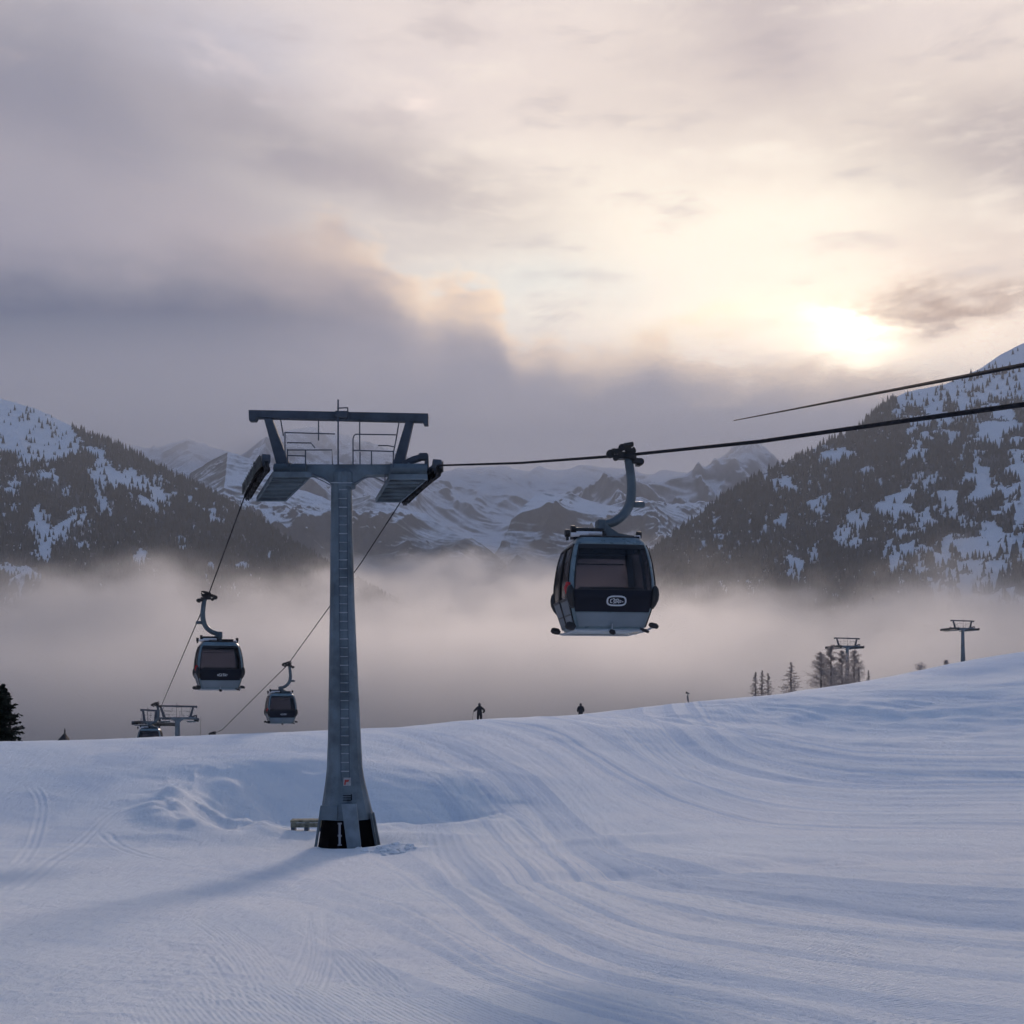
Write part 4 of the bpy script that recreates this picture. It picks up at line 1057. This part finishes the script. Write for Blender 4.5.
def forest(o, P, nb, clear, N, seed, label, hmin, hmax, extra):
    q = P.reshape(-1, 3); qx = CX+F*q[:,0]/q[:,1]; qy = HY-F*q[:,2]/q[:,1]
    wd = wood_density(qx, qy, clear, seed, extra).astype(np.float32)
    at = o.data.attributes.new('wood', 'FLOAT', 'POINT'); at.data.foreach_set('value', wd)
    rg = np.random.default_rng(seed); G = P[nb:]; nr, nu = G.shape[:2]
    u = rg.random(N)*(nu-2); t = rg.random(N)**.9*(nr-2)
    iu, it = u.astype(int), t.astype(int); fu, ft = (u-iu)[:,None], (t-it)[:,None]
    p = (G[it,iu]*(1-fu)+G[it,iu+1]*fu)*(1-ft)+(G[it+1,iu]*(1-fu)+G[it+1,iu+1]*fu)*ft
    px = CX+F*p[:,0]/p[:,1]; py = HY-F*p[:,2]/p[:,1]
    keep = (px > -60) & (px < 1100) & (py < 640)
    keep &= rg.random(N) < wood_density(px, py, clear, seed, extra)
    p = p[keep]; n = len(p)
    h = (hmin+(hmax-hmin)*rg.random(n)**1.3)[:,None]*(.8+.45*vnoise(p[:,0]/90, p[:,1]/90, 5))[:,None]; r = h*(.17+.07*rg.random(n)[:,None])
    V_, T_ = [], []
    K = 5; a = np.linspace(0, 2*np.pi, K, endpoint=False)
    off = rg.random(n)[:,None]*6
    for lo, hi, rs in ((.02, .72, 1.0), (.38, 1.0, .62)):
        ring = np.stack([p[:,0:1]+np.cos(a+off)*r*rs, p[:,1:2]+np.sin(a+off)*r*rs, p[:,2:3]+h*lo+0*a], -1)
        tip = np.stack([p[:,0:1], p[:,1:2], p[:,2:3]+h*hi], -1)
        blk = np.concatenate([ring, tip], 1).reshape(-1, 3)
        o_ = sum(len(x) for x in V_); idx = np.arange(n)[:,None]*(K+1)+o_
        for k in range(K): T_.append(np.concatenate([idx+k, idx+(k+1) % K, idx+K], 1))
        V_.append(blk)
    me = np_mesh('forest', np.vstack(V_), None, np.vstack(T_), smooth=False); me.materials.append(M_FOREST)
    o = bpy.data.objects.new('forest', me); col.objects.link(o); tag(o, label, 'forest', kind='stuff'); return n
def exL(px, py, d):
    return d
def exR(px, py, d):
    px = px+22*fbm(px/30, py/22, 871, 4); py = py+10*fbm(px/30, py/22, 872, 4)
    mix = (fbm(px/11, py/8, 881, 4) > .02)
    z_ = (px > 905)*(py > 405)*(py < 600)
    d = np.where(z_ > 0, np.where(mix, np.maximum(d, .8)*.85, d*.12), d)
    up = (px > 912)*(py < 405-(px-912)*.05)
    return np.where(up > 0, np.where(fbm(px/6, py/5, 77, 3) > .25, .3, .02), d)
nL = forest(left, PL, nbL, CLEAR_L, 120000, 11, 'dark conifer forest with snowy clearings on the left mountain', 8, 25, exL)
nR_ = forest(right, PR, nbR, CLEAR_R, 130000, 12, 'dark conifer forest with snowy clearings on the right mountain', 8, 25, exR)
print('trees', nL, nR_)

# ------------------------------------------------------------------ air: haze and the fog bank in the valley
def closed_box(name, x0, x1, y0, y1, z0, z1, mat):
    m_ = MB(); m_.box(((x0+x1)/2, (y0+y1)/2, (z0+z1)/2), (x1-x0, y1-y0, z1-z0)); return m_.build(name, mat)
def vol_mat(name, color, density, aniso):
    m = bpy.data.materials.new(name); m.use_nodes = True; nt = m.node_tree; nt.nodes.remove(nt.nodes['Principled BSDF'])
    v = nt.nodes.new('ShaderNodeVolumePrincipled'); v.inputs['Color'].default_value = (*color, 1); v.inputs['Anisotropy'].default_value = aniso
    v.inputs['Density'].default_value = density; nt.links.new(v.outputs[0], nt.nodes['Material Output'].inputs['Volume']); return m, nt, v
HZ, _, _ = vol_mat('haze_air', (.90,.94,1.0), 6.0e-5, .30)
tag(closed_box('haze', -13500, 13500, -13000, 13500, -330, 1720, HZ), 'thin mountain haze', 'haze', kind='stuff')
CM, _, _ = vol_mat('cloud_air', (.52,.565,.65), 8.0e-4, .35)
tag(closed_box('cloud_bank', -9000, 9000, 4800, 9500, 1170, 1700, CM), 'low grey cloud hiding the tops of the far peaks', 'cloud', kind='stuff')
FM, nt, v = vol_mat('fog', (.88,.885,.905), 0.004, .66)
pos = geopos(nt); sp = nt.nodes.new('ShaderNodeSeparateXYZ'); nt.links.new(pos, sp.inputs[0])
fx, fy, fz = (X(nt, sp.outputs[k]) for k in range(3))
nA = noise(nt, mapping(nt, pos, (1, 1, 1.7)), .0016, 2, .5); nB = noise(nt, mapping(nt, pos, (1, 1, 1.6)), .006, 3, .6)
nC = noise(nt, mapping(nt, pos, (1, 1, 1.3)), .016, 2, .6)
top = (nA-.5)*200+((nB-.5)*330+(nC-.5)*110)*fy.smooth(300, 1800)+124+(fy-1300.0)*.078
top = top+fx.smooth(-1000, -350)*fx.smooth(1100, 500)*fy.smooth(1900, 2900)*75
top = top+fy.smooth(2900, 4000)*130
dep = top-fz
d = dep.smooth(-25, 90)*(dep.smooth(15, 110)*.0058+.0030)
nt.links.new(d.k, v.inputs['Density'])
fb = closed_box('fog_bank', -5200, 5200, 900, 5400, -320, 800, FM); tag(fb, 'bank of low fog filling the valley below the mountains', 'fog', kind='stuff')
FM.cycles.volume_step_rate = .22

# ------------------------------------------------------------------ sky
world = bpy.data.worlds.new('World'); scene.world = world; world.use_nodes = True; nt = world.node_tree
bg = nt.nodes['Background']; bg.inputs['Strength'].default_value = .1
SAZ, SEL = math.atan((858-CX)/F), math.atan((HY-305)/F*math.cos(math.atan((858-CX)/F)))
sky = nt.nodes.new('ShaderNodeTexSky'); sky.sky_type = 'NISHITA'; sky.sun_disc = False; sky.sun_elevation = SEL; sky.sun_rotation = SAZ
sky.air_density = 1.2; sky.dust_density = 1.5
tc = nt.nodes.new('ShaderNodeTexCoord').outputs['Generated']
nrm = nt.nodes.new('ShaderNodeVectorMath'); nrm.operation = 'NORMALIZE'; nt.links.new(tc, nrm.inputs[0])
sp = nt.nodes.new('ShaderNodeSeparateXYZ'); nt.links.new(nrm.outputs[0], sp.inputs[0])
dx, dy, dz = (X(nt, sp.outputs[k]) for k in range(3))
az0 = dx._m('ARCTAN2', dy); el0 = dz._m('ARCSINE')
dirv = nrm.outputs[0]
w1 = noise(nt, dirv, 3.2, 5, .55, out='Color'); w2 = noise(nt, mapping(nt, dirv, (1, 1, 2.0)), 11, 5, .6, out='Color')
s1 = nt.nodes.new('ShaderNodeSeparateXYZ'); nt.links.new(w1, s1.inputs[0]); s2 = nt.nodes.new('ShaderNodeSeparateXYZ'); nt.links.new(w2, s2.inputs[0])
az = az0+(X(nt, s1.outputs[0])-.5)*.16+(X(nt, s2.outputs[0])-.5)*.05
el = el0+(X(nt, s1.outputs[1])-.5)*.10+(X(nt, s2.outputs[1])-.5)*.035
def AE(px, py):
    x, z = (px-CX)/F, (HY-py)/F; return math.atan(x), math.atan(z/math.hypot(1, x))
def blob(px, py, sx, sy, rot=0.0, A=None, E=None):
    A = A or az; E = E or el; a0, e0 = AE(px, py); c, s = math.cos(R(rot)), math.sin(R(rot))
    u, w = A-a0, E-e0
    p = (u*c+w*s)*(F/sx); q = (w*c-u*s)*(F/sy)
    return ((p*p+q*q)*-1.0).exp()
def L(r, g, b): return tuple(x*10 for x in S(r, g, b))
# high thin cloud sheet over a pale sky
wob = noise(nt, mapping(nt, dirv, (1, 1, 3.0)), 4.5, 5, .58); fine = noise(nt, mapping(nt, dirv, (1, 1, 3.0)), 13, 5, .62)
sheet = mixc(nt, wob.smooth(.30, .70), L(228, 216, 212), L(182, 175, 184))
# away from the sun the overcast is a dim cool blue
front = dy.smooth(-.05, .80)
cool = mixc(nt, wob.smooth(.3, .7), L(96, 123, 166), L(110, 134, 172))
c = mixc(nt, .22, sheet, sky.outputs[0])
def over(c, m, colr, k=1.0): return mixc(nt, (m*k).clamp(), c, colr)
c = over(c, blob(620, 235, 400, 125), L(252, 243, 230), .92)
c = over(c, blob(440, 60, 240, 90), L(226, 214, 212), .75)
c = over(c, blob(200, 50, 150, 45, 8), L(186, 185, 201), .8)
c = over(c, blob(60, 120, 260, 80, -12), L(108, 113, 138), .95)
c = over(c, blob(320, 160, 200, 44, -14), L(146, 142, 155), .85)
c = over(c, blob(480, 190, 110, 32, -20), L(184, 174, 175), .6)
c = over(c, blob(760, 50, 110, 80, 10), L(174, 164, 170), .8)
c = over(c, blob(985, 160, 190, 80, 5), L(158, 149, 156), .9)
c = over(c, blob(640, 110, 120, 40, -8), L(216, 204, 200), .5)
c = over(c, blob(900, 30, 120, 30), L(214, 204, 206), .5)
c = over(c, blob(180, 235, 170, 55, -12), L(176, 169, 178), .85)
c = over(c, blob(-20, 250, 170, 90, 0), L(124, 126, 150), .9)
c = over(c, blob(560, 290, 120, 26), L(208, 217, 220), .6)
c = over(c, blob(380, 215, 120, 20, -8), L(222, 214, 210), .45)
c = over(c, blob(980, 260, 120, 50), L(204, 190, 186), .6)
c = over(c, blob(780, 235, 140, 42), L(255, 248, 234), .7)
strk = noise(nt, mapping(nt, dirv, (1, 1, 4.2), (0, R(-8), 0)), 9, 5, .62)
c = over(c, strk.smooth(.50, .75)*az0.smooth(-.35, .05), L(250, 241, 230), .5)
c = over(c, strk.smooth(.47, .28), L(170, 162, 170), .42)
# low cloud bank with its lit upper rim
fc = nt.nodes.new('ShaderNodeFloatCurve'); cu = fc.mapping.curves[0]
bp_ = [(-300,238),(0,240),(150,245),(250,246),(305,240),(335,232),(365,240),(390,262),(408,284),(430,298),(452,288),(480,288),(504,308),(522,338),(545,334),(575,350),(620,356),(660,346),(690,362),(740,368),(800,372),(870,380),(940,390),(1024,400),(1400,420)]
pts = []
for px_, py_b in bp_:
    a, e = AE(px_, py_b); pts.append(((a+1.0)/2.0, e/0.6))
cu.points[0].location = (0, pts[0][1]); cu.points[1].location = pts[0]
for p in pts[1:]: cu.points.new(*p)
cu.points.new(1.0, pts[-1][1]); fc.mapping.update()
A2 = az0+(X(nt, s2.outputs[0])-.5)*.045; puff = noise(nt, mapping(nt, dirv, (1, 1, 3.2)), 17, 5, .6)
E2 = el0+(X(nt, s2.outputs[1])-.5)*.055+(fine-.5)*.04+(puff-.5).abs()*.055-.008
nt.links.new(((A2+1.0)*.5).clamp().k, fc.inputs['Value'])
bnd = X(nt, fc.outputs[0])*.6-E2                       # > 0 inside the bank
bnd_s = X(nt, fc.outputs[0])*.6-el                     # the same, without fine detail
soft = A2.smooth(-.30, -.14)                           # the left part has a soft edge
inside = bnd_s.smooth(-.07, .05)*(1.0-soft)+bnd.smooth(-.004, .013)*soft
deep = ((bnd_s+(wob-.5)*.03+(puff-.5)*.035)*(az0.smooth(-.12, .12)*1.3+1.0)+(1.0-soft)*.035+az0.smooth(.0, .2)*.012).smooth(.006, .095)
lit = mixc(nt, az0.smooth(-.45, .30), L(140, 138, 156), L(236, 210, 188))
deepc = mixc(nt, az0.smooth(-.45, .30), L(62, 78, 112), L(124, 122, 140))
bank = mixc(nt, deep, lit, deepc)
bank = mixc(nt, wob.smooth(.40, .75)*az0.smooth(-.4, .0)*.35, bank, L(170, 163, 172))
c = mixc(nt, inside.clamp(), c, bank)
rim = (bnd.smooth(-.012, .006)*bnd.smooth(.050, .006))*A2.smooth(-.26, .0)
c = over(c, rim*puff.smooth(.3, .55), L(252, 226, 198), .7)
# streaks of broken cloud near the sun, then the sun's own glow through them
c = over(c, blob(700, 330, 55, 12, 8, A2, E2), L(255, 238, 212), .7)
c = over(c, blob(600, 305, 60, 12, 0, A2, E2), L(230, 224, 218), .5)
c = over(c, blob(415, 103, 22, 8, -5, A2, E2), L(240, 226, 222), .8)
c = over(c, blob(230, 70, 45, 9, -12, A2, E2), L(204, 196, 203), .6)
gx = blob(800, 300, 230, 110, 0, az0, el0); gy = blob(850, 338, 66, 30, 0, A2, E2); gz_ = blob(858, 347, 32, 21, 0, A2, E2)
def addc(c, m, colr, k):
    n = nt.nodes.new('ShaderNodeMix'); n.data_type = 'RGBA'; n.blend_type = 'ADD'; n.clamp_factor = False
    nt.links.new((m*k).k, n.inputs[0]); nt.links.new(c, n.inputs[6]); n.inputs[7].default_value = (*colr, 1); return n.outputs[2]
occ = 1.0-inside.clamp()*deep*.8
c = addc(c, gx*occ, (1.0, .84, .64), 1.3)
c = addc(c, gy*occ, (1.0, .84, .56), 4.2)
c = addc(c, gz_*occ, (1.0, .91, .70), 11.0)
c = over(c, blob(950, 308, 95, 18, -1, A2, E2)*fine.smooth(.34, .50), L(170, 146, 134), .9)
vm = nt.nodes.new('ShaderNodeVectorMath'); vm.operation = 'MULTIPLY'; vm.inputs[1].default_value = (1.19, 1.15, 1.085); nt.links.new(c, vm.inputs[0]); c = vm.outputs[0]
c = mixc(nt, front, cool, c)
c = over(c, el0.smooth(R(34), R(58)), L(92, 118, 158), .88)
nt.links.new(c, bg.inputs['Color'])

sun = bpy.data.lights.new('sun', 'SUN'); sun.energy = 2.6; sun.angle = R(7.5); sun.color = (1.0, .80, .66)
so = bpy.data.objects.new('sun', sun); col.objects.link(so)
LAZ = R(5)
sd = Vector((math.sin(LAZ)*math.cos(SEL), math.cos(LAZ)*math.cos(SEL), math.sin(SEL)))
so.rotation_euler = sd.to_track_quat('Z', 'Y').to_euler()

# ------------------------------------------------------------------ camera and render
cam = bpy.data.cameras.new('camera'); co = bpy.data.objects.new('camera', cam); col.objects.link(co)
co.location = (0, 0, 0); co.rotation_euler = (R(90), 0, 0)
cam.sensor_width = 36; cam.lens = 36*F/1024; cam.shift_y = (HY-512)/1024; cam.clip_start = .1; cam.clip_end = 60000
scene.camera = co
scene.view_settings.view_transform = 'Standard'; scene.view_settings.look = 'None'; scene.view_settings.exposure = 0; scene.view_settings.gamma = 1
cy_ = scene.cycles
scene.render.engine = 'CYCLES'
cy_.use_denoising = True; cy_.volume_bounces = 3; cy_.max_bounces = 7; cy_.diffuse_bounces = 2; cy_.glossy_bounces = 2; cy_.use_adaptive_sampling = True; cy_.adaptive_threshold = .035; cy_.adaptive_min_samples = 12; cy_.transparent_max_bounces = 16
cy_.volume_max_steps = 256; cy_.sample_clamp_indirect = 8
